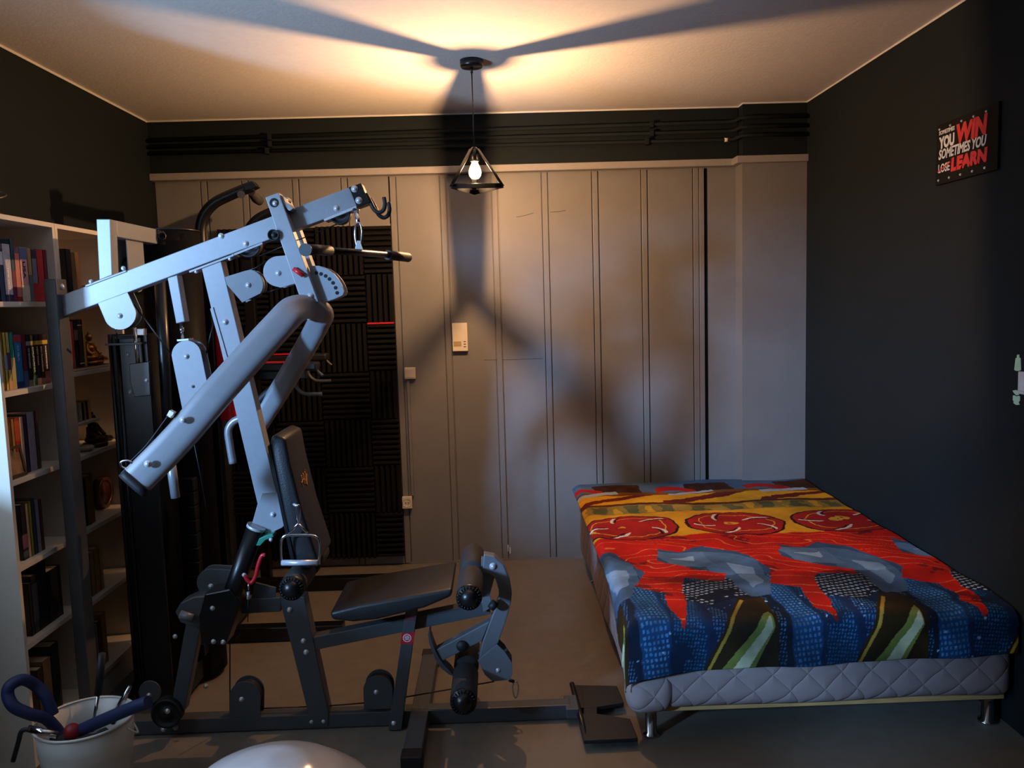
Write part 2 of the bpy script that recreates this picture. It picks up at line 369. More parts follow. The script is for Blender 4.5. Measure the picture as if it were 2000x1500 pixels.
# right wall: sign, glow stickers, light switch
sg = thing('wall_sign', (XR, 3.32, 2.1), 'black motivational sign with red and white lettering and small bulbs', 'sign')
y0, y1, z0, z1, xf = 3.54, 3.105, 2.105, 2.355, XR-.012
MB().box((xf, y1, z0), (XR, y0, z1)).build('panel', mat('sign_black', '070708', .6, spec=.15), sg, .002)
m_tw = mat('white_print', 'd9d9d6', .6); m_tr = mat('red_print', 'd0202c', .55)
SX, SY = (0, -1, 0), (0, 0, 1); W = y0-y1
def stx(name, body, size, m, u, v, wd, shear=0, off=.0): text_mesh(name, body, size, m, sg, (xf-.0015, y0-u*W, z0+v*(z1-z0)), SX, SY, wd*W, shear, off, .0008)
stx('lettering', 'SOMETIMES', .022, m_tw, .06, .825, .27, 0, .0008)
stx('lettering', 'YOU', .062, m_tw, .06, .60, .27, 0, .0035)
stx('lettering', 'WIN', .098, m_tr, .36, .60, .49, .12, .006)
stx('lettering', 'SOMETIMES YOU', .055, m_tw, .06, .42, .78, .2, .0016)
stx('lettering', 'LOSE', .048, m_tw, .06, .20, .2, .0, .001)
stx('lettering', 'LEARN', .068, m_tr, .28, .18, .58, .08, .0045)
MB().prism([V((xf-.003, y0-.05*W, z0+.205*(z1-z0))), V((xf-.003, y0-.05*W, z0+.23*(z1-z0))), V((xf-.003, y0-.27*W, z0+.34*(z1-z0))), V((xf-.003, y0-.27*W, z0+.315*(z1-z0)))], (.001, 0, 0)).build('strike_line', m_tr, sg)
led = None
for v in (.92, .075):
    for k in range(5):
        c = V((xf, y0-(.06+.19*k)*W, z0+v*(z1-z0)))
        if led is None: led = MB().sphere((0, 0, 0), .0052, 10, 6).build('sign_bulb', m_tw, sg); o = led
        else: o = led.copy(); COL.objects.link(o)
        o.location = c
m_glow = mat('pale_green_vinyl', 'b9e0bb', .6)
def sticker(name, pts, label):
    q = [PX(x, y, XR-.0005) for x, y in pts]; tag(MB().prism(q, (-.0015, 0, 0)).build(name, m_glow), label, 'sticker', 'pale green stickers by the right switch')
z_ = lambda L: [(1900+x/9.38, 660+y/9.38) for x, y in L]
sticker('wall_sticker', z_([(815, 310), (855, 305), (860, 360), (880, 370), (888, 590), (850, 605), (800, 603), (765, 585), (790, 372), (812, 360)]), 'bottle-shaped pale green sticker above the light switch on the black wall')
sticker('wall_sticker', z_([(735, 965), (790, 955), (820, 960), (845, 995), (875, 1000), (845, 1045), (800, 1050), (760, 1010)]) , 'small leaf-like pale green sticker beside the bottom of the right switch')
sticker('wall_sticker', z_([(740, 1058), (765, 1050), (800, 1070), (850, 1060), (868, 1070), (868, 1150), (845, 1175), (862, 1225), (800, 1228), (752, 1195), (755, 1160), (740, 1140)]), 'blocky pale green sticker, lowest of those by the right switch')
a = PX(1994.5, 725, XR); b_ = PX(1994.5, 769, XR)
s2 = thing('rocker_switch', (XR, a.y, b_.z), 'white light switch at the right edge between green stickers', 'switch')
m_wh = mat('cool_white_plastic', 'd5d6da', .45)
MB().box((XR-.012, a.y-.085, b_.z), (XR, a.y, a.z)).build('plate', m_wh, s2, .003)
MB().box((XR-.017, a.y-.07, b_.z+.012), (XR-.011, a.y-.015, a.z-.012)).build('rocker', m_wh, s2, .002)

# ------------------------------------------------------------------ acoustic foam
YF_ = YW
fm = thing('acoustic_foam', (-1.18, YF_, 0), 'black ribbed acoustic foam tiles covering the door behind the gym', 'foam panel')
def foam_mesh(wd, ht, vert):
    n = max(2, round((wd if vert else ht)/.0333)); L = (wd if vert else ht)/n; H = ht if vert else wd
    prof = []
    for i in range(n): prof += [(i*L+.001, .012), (i*L+L*.28, .048), (i*L+L*.62, .048), (i*L+L*.93, .012)]
    vs = []
    for t, d_ in prof:
        for h in (0, H): vs.append((t, -d_, h) if vert else (h, -d_, t))
    m = len(prof); fs = [(2*i, 2*i+2, 2*i+3, 2*i+1) for i in range(m-1)]
    ends = [(0, 0), (n*L, 0)]
    o = len(vs)
    for t, d_ in prof:
        for h in (0, H): vs.append((t, 0, h) if vert else (h, 0, t))
    for i in range(m-1):
        fs += [(2*i, o+2*i, o+2*i+2, 2*i+2), (2*i+1, 2*i+3, o+2*i+3, o+2*i+1)]
    fs += [(0, 1, o+1, o), (2*m-2, o+2*m-2, o+2*m-1, 2*m-1)]
    b0 = MB(); b0.add(vs, fs); return b0
xs_f = [-1.70, -1.402, -1.103, -.803, -.633]; zs_f = [2.158-.3*i for i in range(8)]
cache = {}
for c_ in range(4):
    for r_ in range(7):
        vert = (c_+r_) % 2 == 0; wd = xs_f[c_+1]-xs_f[c_]-.002; ht = min(.298, zs_f[r_]-.05); key = (round(wd, 2), round(ht, 2), vert)
        if key not in cache:
            o = foam_mesh(wd, ht, vert).build('foam_tile', m_acoustic, fm); cache[key] = o
        else:
            o = cache[key].copy(); COL.objects.link(o)
        o.location = (xs_f[c_]+.001, YF_, zs_f[r_]-ht)
# red edge seen between two tiles
MB().box((-.80, YF_-.05, 1.552), (-.635, YF_-.044, 1.562)).build('red_strip', m_red, fm)


# ------------------------------------------------------------------ bed
BX0, BX1, BY0, BY1 = .475, 1.90, 2.93, 5.015
bed = thing('double_bed', (1.19, 3.95, 0), 'low double bed with a lavender quilted mattress on a pine base beside the black wall', 'bed')
MB().box((BX0+.035, BY0+.02, .105), (BX1-.01, BY0+.05, .135)).build('base_rail', m_pine, bed, .002)
MB().box((BX0+.035, BY1-.05, .105), (BX1-.01, BY1-.02, .135)).build('base_rail', m_pine, bed, .002)
MB().box((BX0+.035, BY0+.05, .105), (BX0+.065, BY1-.05, .135)).build('base_rail', m_pine, bed, .002)
MB().box((BX1-.04, BY0+.05, .105), (BX1-.01, BY1-.05, .135)).build('base_rail', m_pine, bed, .002)
for k in range(10):
    y = BY0+.14+k*.2; MB().box((BX0+.065, y, .112), (BX1-.04, y+.08, .13)).build('slat', m_pine, bed)
for x, y in ((.545, 2.98), (1.845, 2.98), (.545, 4.70), (1.845, 4.70)):
    MB().lathe([(0, 0), (.034, 0), (.034, .008), (.022, .013), (.0215, .105), (0, .105)], (x, y, 0), 'Z', 20).build('leg', m_chrome, bed)
def rbox(lo, hi, r, n=5, sub=(40, 30, 10), wob=.0):
    # rounded, slightly irregular cushion box
    vs = []; fs = []; idx = {}
    lo = V(lo); hi = V(hi); c = (lo+hi)/2; h = (hi-lo)/2
    def vert(q):
        key = tuple(round(v, 5) for v in q)
        if key in idx: return idx[key]
        inner = V([max(-(h[i]-r), min(h[i]-r, q[i])) for i in range(3)]); d_ = V(q)-inner
        p = inner + (d_.normalized()*r if d_.length > 1e-9 else d_)
        if wob:
            p += V((math.sin(p.y*7+p.z*9)*wob, math.sin(p.x*8+p.z*11)*wob, math.sin(p.x*5+p.y*6)*wob*.5))
        idx[key] = len(vs); vs.append(c+p); return idx[key]
    for ax in range(3):
        a, b2 = [i for i in range(3) if i != ax]
        na, nb = sub[a], sub[b2]
        for sgn in (-1, 1):
            for i in range(na):
                for j in range(nb):
                    quad = []
                    for di, dj in ((0, 0), (1, 0), (1, 1), (0, 1)):
                        q = [0, 0, 0]; q[ax] = sgn*h[ax]; q[a] = -h[a]+2*h[a]*(i+di)/na; q[b2] = -h[b2]+2*h[b2]*(j+dj)/nb; quad.append(vert(q))
                    fs.append(quad if sgn > 0 else quad[::-1])
    m_ = MB(); m_.add(vs, fs, True); return m_
rbox((BX0-.005, BY0-.03, .128), (BX1, BY1, .462), .05, sub=(60, 80, 24), wob=.006).build('mattress', m_lav, bed)
# sagging cover corner at the near left foot
rbox((BX0-.03, BY0-.045, .115), (BX0+.17, BY0+.13, .29), .07, sub=(16, 16, 12), wob=.01).build('cover_corner', m_lav, bed)

# printed fleece blanket (abstract print, real drape)
NU, NV = 420, 600
LEN_T = BY1+.005-(BY0-.03)
def bl_surface():
    u = np.linspace(0, 1, NU)[None, :]; v = np.linspace(0, 1, NV)[:, None]
    u = np.broadcast_to(u, (NV, NU)); v = np.broadcast_to(v, (NV, NU))
    foot = .215 - .0*u                        # length hanging over the foot
    foot = foot + .04*np.exp(-((u-.03)/.08)**2) - .03*u
    s_ = v*(foot+LEN_T)-foot                  # metres from the foot edge, negative hangs
    over = .055+.10*np.exp(-(np.clip(s_, 0, 9)/.28)**2) + .0*u   # overhang on the open side
    t = u*(over+BX1-.026-BX0)-over              # metres from the left edge, negative hangs
    R = .045
    def fold(q):                              # flat for q>0, rolls down for q<0 -> (along, down)
        al = np.where(q > 0, q, np.where(q > -R*np.pi/2, -R*np.sin(np.clip(-q/R, 0, np.pi/2)), -R))
        dn = np.where(q > 0, 0, np.where(q > -R*np.pi/2, R*(1-np.cos(np.clip(-q/R, 0, np.pi/2))), R+(-q-R*np.pi/2)))
        return al, dn
    ax_, dx = fold(t); ay, dy = fold(s_)
    X = BX0+.02+ax_; Y = BY0+.005+ay
    both = np.minimum(dx, dy)
    Z = .474+.030*np.clip(s_, 0, 9)/2.1 - np.maximum(dx, dy) - .25*both
    X = X - .05*np.sqrt(np.clip(both, 0, 1))
    wr = .0035*np.sin(9*t+3*s_)+.003*np.sin(17*s_-6*t+1)+.0025*np.sin(31*t+11*s_)*np.exp(-s_**2)
    wr = wr+.006*np.exp(-np.clip(s_, -1, 9)**2/.06)*np.sin(14*t+2)
    Z = Z+np.where((dx < .02) & (dy < .02), wr, 0)
    Y = Y-np.where(dy > .02, (.008+.012*np.sin(11*t+1)+.006*np.sin(23*t)) * np.clip((dy-.02)/.2, 0, 1), 0)
    X = X-np.where(dx > .02, (.006+.008*np.sin(9*s_+1)) * np.clip((dx-.02)/.1, 0, 1), 0)
    return X, Y, Z, t, s_
def nz2(x, y, seed, oct_=4):
    r = np.random.RandomState(seed); o = np.zeros_like(x); a = 1.; f_ = 1.
    for _ in range(oct_):
        for _k in range(3):
            th_ = r.rand()*6.28; ph = r.rand()*6.28; o = o+a*np.sin((x*np.cos(th_)+y*np.sin(th_))*f_*(.8+.5*r.rand())+ph)
        a *= .55; f_ *= 2.1
    return o/4.5
def inpoly(x, y, poly):
    c = np.zeros(x.shape, bool); n = len(poly)
    for i in range(n):
        x1, y1 = poly[i]; x2, y2 = poly[(i+1) % n]
        c ^= ((y1 > y) != (y2 > y)) & (x < (x2-x1)*(y-y1)/((y2-y1) or 1e-9)+x1)
    return c
def paint(t, s_):
    C = np.zeros(t.shape+(3,)); L = lambda h: np.array(lin(h))
    per = .555; wx = .022*nz2(t*11, s_*11, 3)+.008*nz2(t*45, s_*45, 31, 3); wy = .022*nz2(t*11, s_*11, 5)+.008*nz2(t*45, s_*45, 33, 3)
    q = ((t-.15)/per+.5) % 1; qx = ((t-.15+wx)/per+.5) % 1; y = s_+wy
    n1 = nz2(t*16, s_*16, 11); n2 = nz2(t*46, s_*46, 12, 3); n4 = nz2(t*110, s_*110, 17, 2)
    inp = lambda poly, a=None, b=None: np.any([inpoly((qx if a is None else a)+k, (y if b is None else b), poly) for k in (-1, 0, 1)], 0)
    def put(mask, col, shade=0, n=None):
        cc_ = L(col)*(1+shade*(n if n is not None else n1)[mask][:, None]) if shade else L(col)
        C[mask] = np.clip(cc_, 0, 1)
    put(np.ones(t.shape, bool), '1c3f63', .4)
    # night-time towers towards the foot
    low = y < .42
    put(low & (qx < .22), '0e1f33', .5); put(low & (qx > .22) & (qx < .42), '1a4470', .5); put(low & (qx > .42) & (qx < .7), '11304f', .5); put(low & (qx > .7), '16294a', .5)
    g1 = (np.sin((t+.10*s_)*2*np.pi/.0165) > .0) & (np.sin((s_-.12*t)*2*np.pi/.021) > -.1)
    g2 = (np.sin((t-.2*s_)*2*np.pi/.012) > .1) & (np.sin((s_+.1*t)*2*np.pi/.014) > .1)
    put(low & g1 & (qx > .23) & (qx < .41), '4583b4', .5, n2)
    put(low & g2 & (qx > .45) & (qx < .68) & (n1 > -.5), '2f6a98', .6, n2)
    put(low & g2 & ((qx > .74) | (qx < .18)) & (n1 > .0), '4a86b6', .5, n2)
    put((n4 > .75) & (y < .2), '9cc8ea', .3, n2)
    # brown wedges with pale light streaks
    put(inp([(.58, -.28), (.98, .16), (1.16, .17), (1.14, -.28)], q, s_+.3*wy), '33260f', .6)
    sd = (q % 1)
    put(inp([(.66, -.28), (.92, -.28), (1.12, -.06), (1.12, .03)], q, s_+.5*wy), '8c9a48', .5)
    put(inp([(.74, -.28), (.86, -.28), (1.11, -.06), (1.11, -.01)], q, s_+.5*wy), 'e2e6bb', .25, n2)
    put(inp([(.6, -.28), (.62, -.28), (1.0, .12), (.98, .13)], q, s_), 'b8963a', .4)
    # slate-blue clouds
    put((y > .42) & (y < 1.0), '35506c', .5)
    put(inp([(-.04, .76), (.2, .70), (.36, .58), (.34, .36), (.22, .2), (.06, .18), (-.08, .34)]), '4d6a86', .5)
    put(inp([(.6, .78), (.98, .74), (1.02, .52), (.7, .54)]), '5a7690', .5)
    put(inp([(.1, .56), (.28, .5), (.26, .34), (.14, .28)]), '7c9ab2', .35); put(inp([(.7, .68), (.9, .70), (.88, .62)]), '93aec4', .3)
    # white-lit windows on black
    blk = inp([(.60, .34), (1.02, .40), (1.04, .20), (.80, .10), (.62, .16)]); put(blk, '121c2a', .3)
    g3 = (np.sin((t*.8+.5*s_)*2*np.pi/.021) > -.2) & (np.sin((s_-.35*t)*2*np.pi/.027) > .25)
    put(blk & g3 & (n1 > -.35), 'b7c6d2', .4, n2)
    # flowing red ribbons
    red = inp([(-.08, 1.02), (.2, 1.04), (.5, 1.0), (.8, 1.03), (1.08, .99), (1.02, .84), (.82, .76), (.66, .82), (.60, .64), (.78, .52), (1.02, .43), (.98, .37), (.72, .40), (.63, .28), (.62, .10), (.53, -.06), (.46, .06), (.50, .26), (.30, .33), (.42, .45), (.36, .58), (.24, .74), (.02, .82)])
    put(red, 'c41a0a', .3)
    ln = np.abs(np.sin((nz2(t*6, s_*6, 21)*2.2+s_*11+t*4)*3.4)) < .12
    put(red & (n1 < -.5), '7d1611', .2); put(red & ln, 'e0713c', .2)
    # red ovals on a yellow band
    put((y > .99) & (y < 2.2), 'd8981c', .25)
    ov = ((qx-.5)/.44)**2+((y-1.17)/.205)**2
    put(ov < 1.12, '2c1408', .2); put(ov < 1, 'a81d16', .3)
    ang = np.arctan2((y-1.17)/.205, (qx-.5)/.44)
    put((ov < 1) & ((np.abs(np.sin(ov*5.2+n1*.6)) < .12)), 'e0a52e', .2)
    put((ov < .85) & (ov > .2) & (np.abs(np.sin(ang*2.5+ov*1.6+.4)) < .14), 'ddd3c0', .1)
    put((ov < .85) & (ov > .25) & (np.abs(np.sin(ang*2.5+ov*1.6+.74)) < .11), '241010', .1)
    # olive and orange strips
    put((y > 1.39) & (y < 1.45), 'd8981c', .3)
    put((y > 1.43) & (y < 1.57), '937a32', .5); put((y > 1.44) & (y < 1.56) & (np.sin(t*34)+n2 > .35), '5c5a34', .4)
    put((y > 1.44) & (y < 1.56) & (np.sin(t*34)+n1 < -.9), 'd29a24', .3)
    put((y > 1.57) & (y < 1.61), '5a2c10', .4)
    put((y > 1.61) & (y < 1.84), 'e0a21c', .25)
    put((y > 1.57) & (y < 1.95) & (np.abs((y-1.60)-.24*qx-.03*n1) < .035), '6d2212', .4)
    put((y > 1.80) & (y < 1.88), '7a4a14', .5)
    put((y > 1.86), '4f6c8c', .3)
    put((y > 1.86) & (y < 2.06) & (qx > .35) & (qx < .85), '3f2212', .5, n2)
    put((np.abs(y-1.90-.06*np.sin(qx*9)) < .05) & (qx < .45), 'b5241a', .4)
    put((np.abs(y-1.82-.12*(qx-.3)) < .024) & (qx > .1) & (qx < .6), 'a9b9c6', .3)
    put((y > 2.07), '466482', .25)
    n3 = nz2(t*9, s_*9, 41, 3); C[low] *= np.clip(.72+.75*n3[low], .3, 1.25)[:, None]
    return C*(1+.08*n2[..., None])
Xb, Yb, Zb, tb, sb = bl_surface()
colb = np.clip(paint(tb, sb), 0, 1)
me = bpy.data.meshes.new('blanket')
vs = np.stack([Xb, Yb, Zb], -1).reshape(-1, 3)
ii = (np.arange(NV-1)[:, None]*NU+np.arange(NU-1)[None, :]).ravel()
quads = np.stack([ii, ii+1, ii+NU+1, ii+NU], -1)
me.from_pydata(vs.tolist(), [], quads.tolist()); me.update()
me.polygons.foreach_set('use_smooth', [True]*len(me.polygons))
ca = me.color_attributes.new('print', 'FLOAT_COLOR', 'POINT')
ca.data.foreach_set('color', np.concatenate([colb.reshape(-1, 3), np.ones((NU*NV, 1))], 1).ravel().astype(np.float32))
m_bl = bpy.data.materials.new('printed_fleece'); m_bl.use_nodes = True; nt = m_bl.node_tree; b = nt.nodes['Principled BSDF']
at_ = nt.nodes.new('ShaderNodeAttribute'); at_.attribute_name = 'print'; nt.links.new(at_.outputs['Color'], b.inputs['Base Color'])
b.inputs['Roughness'].default_value = .8; b.inputs['Specular IOR Level'].default_value = .2
nz_ = nt.nodes.new('ShaderNodeTexNoise'); nz_.inputs['Scale'].default_value = 260; bp2 = nt.nodes.new('ShaderNodeBump'); bp2.inputs['Strength'].default_value = .2; bp2.inputs['Distance'].default_value = .004
tc = nt.nodes.new('ShaderNodeTexCoord'); nt.links.new(tc.outputs['Object'], nz_.inputs['Vector']); nt.links.new(nz_.outputs['Fac'], bp2.inputs['Height']); nt.links.new(bp2.outputs[0], b.inputs['Normal'])
me.materials.append(m_bl)
bo = bpy.data.objects.new('fleece_blanket', me); COL.objects.link(bo)
md = bo.modifiers.new('thick', 'SOLIDIFY'); md.thickness = .006; md.offset = 1
tag(bo, 'fleece blanket printed in red, blue and yellow spread over the bed', 'blanket')

# ------------------------------------------------------------------ bookcases
XF = -1.716
def bookcase(y0, y1, shelves, label):
    t = thing('bookcase', ((XL+XF)/2, (y0+y1)/2, 0), label, 'bookcase', 'white bookcases on the left wall')
    xb = XL+.004; T = .018; H = 2.02
    MB().box((xb, y0, 0), (XF, y0+T, H)).build('side_panel', m_wood_w, t, .001)
    MB().box((xb, y1-T, 0), (XF, y1, H)).build('side_panel', m_wood_w, t, .001)
    MB().box((xb, y0+T, H-T), (XF, y1-T, H)).build('top_panel', m_wood_w, t, .001)
    MB().box((xb, y0+T, 0), (xb+.006, y1-T, H-T)).build('back_panel', m_wood_w, t)
    for z in shelves: MB().box((xb+.006, y0+T, z-.019), (XF-.003, y1-T, z)).build('shelf', m_wood_w, t, .001)
    MB().box((XF-.03, y0+T, 0), (XF-.012, y1-T, shelves[-1]-.019)).build('plinth', m_wood_w, t)
    return t
SH1 = [1.715, 1.40, 1.085, .775, .485, .13]; SH2 = [1.715, 1.43, 1.085, .775, .47, .145]
A0, A1, B1 = 2.85, 3.285, 3.82
bookcase(A0, A1, SH1, 'white bookcase at the left edge with its grey side panel facing the camera')
bookcase(A1+.002, B1, SH2, 'white bookcase half hidden behind the tall black weight guard')
ORD = ['first', 'second', 'third', 'fourth', 'fifth', 'sixth', 'seventh', 'eighth', 'ninth', 'tenth', 'eleventh']
ROWN = ['top', 'second', 'third', 'fourth', 'fifth', 'bottom']
def book(y0, y1, z, h, dep, col, label, x1=None, bands=(), text=None, lean=0, tcol=None, group=None):
    x1 = XF-.03 if x1 is None else x1
    z = z+.0012
    m = mat('book_'+col, col, .5, vary=.1, scale=50)
    t = thing('book', (x1-dep/2, (y0+y1)/2, z), label, 'book', group)
    e = .0018
    c = MB(); c.box((x1-dep, y0, z), (x1, y0+e, z+h)); c.box((x1-dep, y1-e, z), (x1, y1, z+h)); c.box((x1-e, y0, z), (x1, y1, z+h))
    parts = [c.build('cover', m, t)]
    parts.append(MB().box((x1-dep+.003, y0+e, z+.003), (x1-e, y1-e, z+h-.003)).build('page_block', m_page, t))
    for f0, f1, bc in bands:
        parts.append(MB().box((x1-.001, y0-.0003, z+h*f0), (x1+.0006, y1+.0003, z+h*f1)).build('spine_band', mat('band_'+bc, bc, .5, vary=.1), t))
    if text:
        body, f0, f1, sz = text
        parts.append(text_mesh('spine_lettering', body, sz, mat('txt_'+tcol, tcol, .6), t, (x1+.0008, (y0+y1)/2-sz*.36, z+h*f1), (0, 0, -1), (0, 1, 0), h*(f1-f0), 0, .0006, .0003))
    if lean:
        piv = V((x1, y0, z)); rot = Matrix.Translation(piv) @ Matrix.Rotation(lean, 4, 'X') @ Matrix.Translation(-piv)
        for p in parts: p.data.transform(rot)
    return t
def row(unit, ri, specs, z, zt_scale=1):
    # specs: (pixel_x0, pixel_x1, pixel_y, height, colour word, hex, extras)
    uname = 'nearer' if unit == 1 else 'farther'; n = len(specs)
    for i, sp_ in enumerate(specs):
        x0, x1, py, h, word, col = sp_[:6]; ex = sp_[6] if len(sp_) > 6 else {}
        ya = PX(x0, py, XF-.03).y; yb = PX(x1, py, XF-.03).y
        ya = max(ya, (A0 if unit == 1 else A1+.002)+.019)
        if unit == 1: yb = min(yb, A1-.0195)
        if yb-ya < .008: yb = ya+.008
        place = f'{ORD[i]} from the left on the {ROWN[ri]} shelf of the {uname} bookcase'
        book(ya+.0006, yb-.0006, z, h, ex.pop('dep', .15), col, f'{word} book, {place}', group=f'books in the {uname} bookcase', **ex)
lo_y = PX(-40, 575, XF-.03).y
row(1, 0, [(1, 11, 575, .185, 'slate blue', '33425f', dict(bands=[(.7, .95, 'd0d0d8')])), (11, 27, 575, .205, 'pale lilac', 'b9b4c2', dict(bands=[(0, .12, '20264a')], text=('TIME OUT', .2, .6, .011), tcol='f4eee0')),
  (27, 34, 575, .225, 'teal and plum', '1f4a5e', dict(bands=[(0, .5, '6a1f3e')])), (34, 44, 575, .175, 'salmon pink', 'c97a70', dict(bands=[(0, .1, '8c2030')])),
  (44, 59, 575, .20, 'pink and white', 'd6a3a8', dict(bands=[(.78, .99, '5a6c96'), (.02, .3, 'c9c4be')], text=('USA', .42, .74, .022), tcol='3a1c28')),
  (59, 67, 575, .20, 'tan and grey', 'a8865e', dict(bands=[(.0, .5, '55606c')])), (67, 77, 575, .198, 'blue grey', '6d7488', dict(bands=[(.82, .99, '2a2148'), (.0, .35, 'a8232c')])),
  (77, 90, 575, .20, 'bright red', 'b3242c'), (90, 103, 575, .20, 'dark red', '7c1a22')], SH1[0])
row(1, 1, [(12, 18, 748, .205, 'yellow', 'c9a83a', dict(bands=[(.35, .6, '8c94a4')])), (18, 25, 748, .205, 'cream and plum', 'b5a468', dict(bands=[(.35, .65, '54304e'), (0, .15, 'd29a6a')])), (25, 33, 748, .205, 'teal green', '2a8a74', dict(bands=[(0, .55, 'b3a46a')])),
  (33, 48, 748, .195, 'sky blue', '2f77a8', dict(bands=[(.86, .99, 'a83c48'), (0, .12, '1b2f6a')], text=('CUBA', .5, .8, .016), tcol='8cc4e8')), (48, 57, 748, .195, 'maroon', '6a2a3c', dict(bands=[(0, .3, '4a5a80')])),
  (57, 66, 748, .19, 'black and grey', '26242a', dict(bands=[(.8, .88, 'a29c9c'), (0, .12, '8d8d7e')], text=('CHICAGO', .35, .75, .011), tcol='c9c4b8')), (66, 74, 748, .19, 'black and green', '1c2a2a', dict(bands=[(.8, .88, 'b0a23a'), (0, .2, '3d6a5a')], text=('CALIFORNIA', .25, .76, .013), tcol='d2d8d2')),
  (74, 82, 748, .19, 'black and tan', '2b2420', dict(bands=[(.8, .88, 'd9b44a'), (0, .13, 'd2a878')], text=('NEW YORK', .38, .76, .011), tcol='e2c890')), (82, 90, 748, .19, 'dark brown', '2c1a18', dict(bands=[(.8, .88, 'dcb84a'), (0, .12, '9c6a66')], text=('SAN FRANCISCO', .25, .76, .012), tcol='f0d2c0')),
  (90, 99, 748, .19, 'near-black', '241818', dict(bands=[(.8, .88, 'dcb84a'), (0, .25, '9a5a58')], text=('WASHINGTON D.C.', .28, .77, .010), tcol='f4e8dc'))], SH1[1])
row(1, 2, [(28, 34, 905, .21, 'ochre', 'a8743a'), (34, 44, 905, .21, 'rust red', '9c2c22', dict(bands=[(.6, .95, 'b04a20')])), (44, 52, 905, .21, 'cream', 'c2ab98'), (52, 59, 905, .215, 'dark plum', '3f2c3e'), (59, 74, 905, .22, 'thick lilac grey', 'a59aa6', dict(dep=.17)), (74, 81, 905, .22, 'slim brown', '5a463c')], SH1[2])
row(1, 3, [(45, 55, 1065, .205, 'black patterned', '2a2428', dict(bands=[(.2, .45, '8a5a64'), (.05, .15, '4a5a50')])), (55, 61, 1065, .20, 'cream', 'b8a078'), (61, 67, 1065, .205, 'olive yellow', '8d8a34'), (67, 74, 1065, .21, 'dark slate', '2f3a46'), (74, 82, 1065, .20, 'grey lilac', '8d8490'), (82, 88, 1065, .195, 'slim brown', '5a3a30')], SH1[3])
row(1, 4, [(61, 67, 1215, .2, 'dark brown', '241c1c'), (67, 78, 1215, .22, 'dark grey', '2a2a2c', dict(bands=[(.2, .85, '4b4b4d')])), (78, 98, 1215, .25, 'thick black', '141416', dict(dep=.2)), (98, 126, 1215, .2, 'wide black', '101013', dict(dep=.22))], SH1[4])
row(1, 5, [(76, 88, 1360, .22, 'brown', '4a3a28'), (88, 105, 1360, .235, 'tan', '9c7a4a'), (105, 122, 1360, .27, 'dark green', '1e332a', dict(dep=.2))], SH1[5])
row(2, 0, [(133, 143, 560, .215, 'black', '1c2024', dict(dep=.2)), (152, 161, 560, .205, 'tan', 'c08c5c', dict(dep=.2, lean=.055))], SH2[0])
row(2, 1, [(141, 149, 715, .205, 'pink red', 'a04a4c', dict(dep=.2)), (149, 157, 715, .21, 'black mottled', '201a18', dict(bands=[(.6, .8, '6a5a4a')])), (157, 166, 715, .21, 'dark green', '28302a', dict(bands=[(.88, .9, 'd8d0c4'), (.12, .14, 'd8d0c4')])), (166, 171, 715, .212, 'slim gold-edged', 'b88a48')], SH2[1])
row(2, 3, [(164, 172, 1010, .2, 'black', '1a1416', dict(dep=.2)), (172, 186, 1010, .21, 'tan brown', '6a4a2a', dict(dep=.2, bands=[(0, 1, '7a5a34')]))], SH2[3])
row(2, 4, [(178, 186, 1130, .19, 'worn cream', 'a58a64'), (186, 197, 1130, .195, 'honey', 'b08248'), (197, 203, 1130, .2, 'pale buff', 'c2a878')], SH2[4])
row(2, 5, [(184, 190, 1280, .2, 'dark red', '3a1c1c'), (190, 194, 1280, .2, 'slim grey', 'a89c98'), (194, 202, 1280, .205, 'reddish brown', '4a2218'), (202, 212, 1280, .225, 'golden brown', 'a0763c')], SH2[5])
# paperbacks on the small raised stand
st = thing('book_stand', (XF-.1, 3.5, SH2[2]), 'little wooden step holding small books in the farther bookcase', 'stand')
ya, yb = A1+.025, PX(190, 815, XF-.03).y
zt = PX(165, 822, XF-.04).z
MB().box((XF-.16, ya, zt-.012), (XF-.02, yb, zt)).build('top_board', m_wood_w, st, .002)
MB().box((XF-.16, ya, SH2[2]+.001), (XF-.03, ya+.012, zt-.012)).build('end_board', mat('plum_board', '5a3f4c', .6), st)
MB().box((XF-.16, yb-.06, SH2[2]+.001), (XF-.12, yb-.045, zt-.012)).build('end_board', m_wood_w, st)
for i, (x0, x1, h, wd_, col) in enumerate([(150, 157, .075, 'grey', '9a9488'), (157, 163, .078, 'white', 'c9c0ac'), (163, 167, .075, 'dark brown', '3a2014'), (167, 171, .078, 'buff', 'b89a64'), (171, 175, .078, 'maroon', '4a1c14'), (175, 181, .082, 'cream', 'd0b070')]):
    book(PX(x0, 812, XF-.04).y+.0004, PX(x1, 812, XF-.04).y-.0004, zt, h, .1, col, f'small {wd_} paperback, {ORD[i]} from the left on the little wooden step', x1=XF-.045, group='small books on the wooden step')
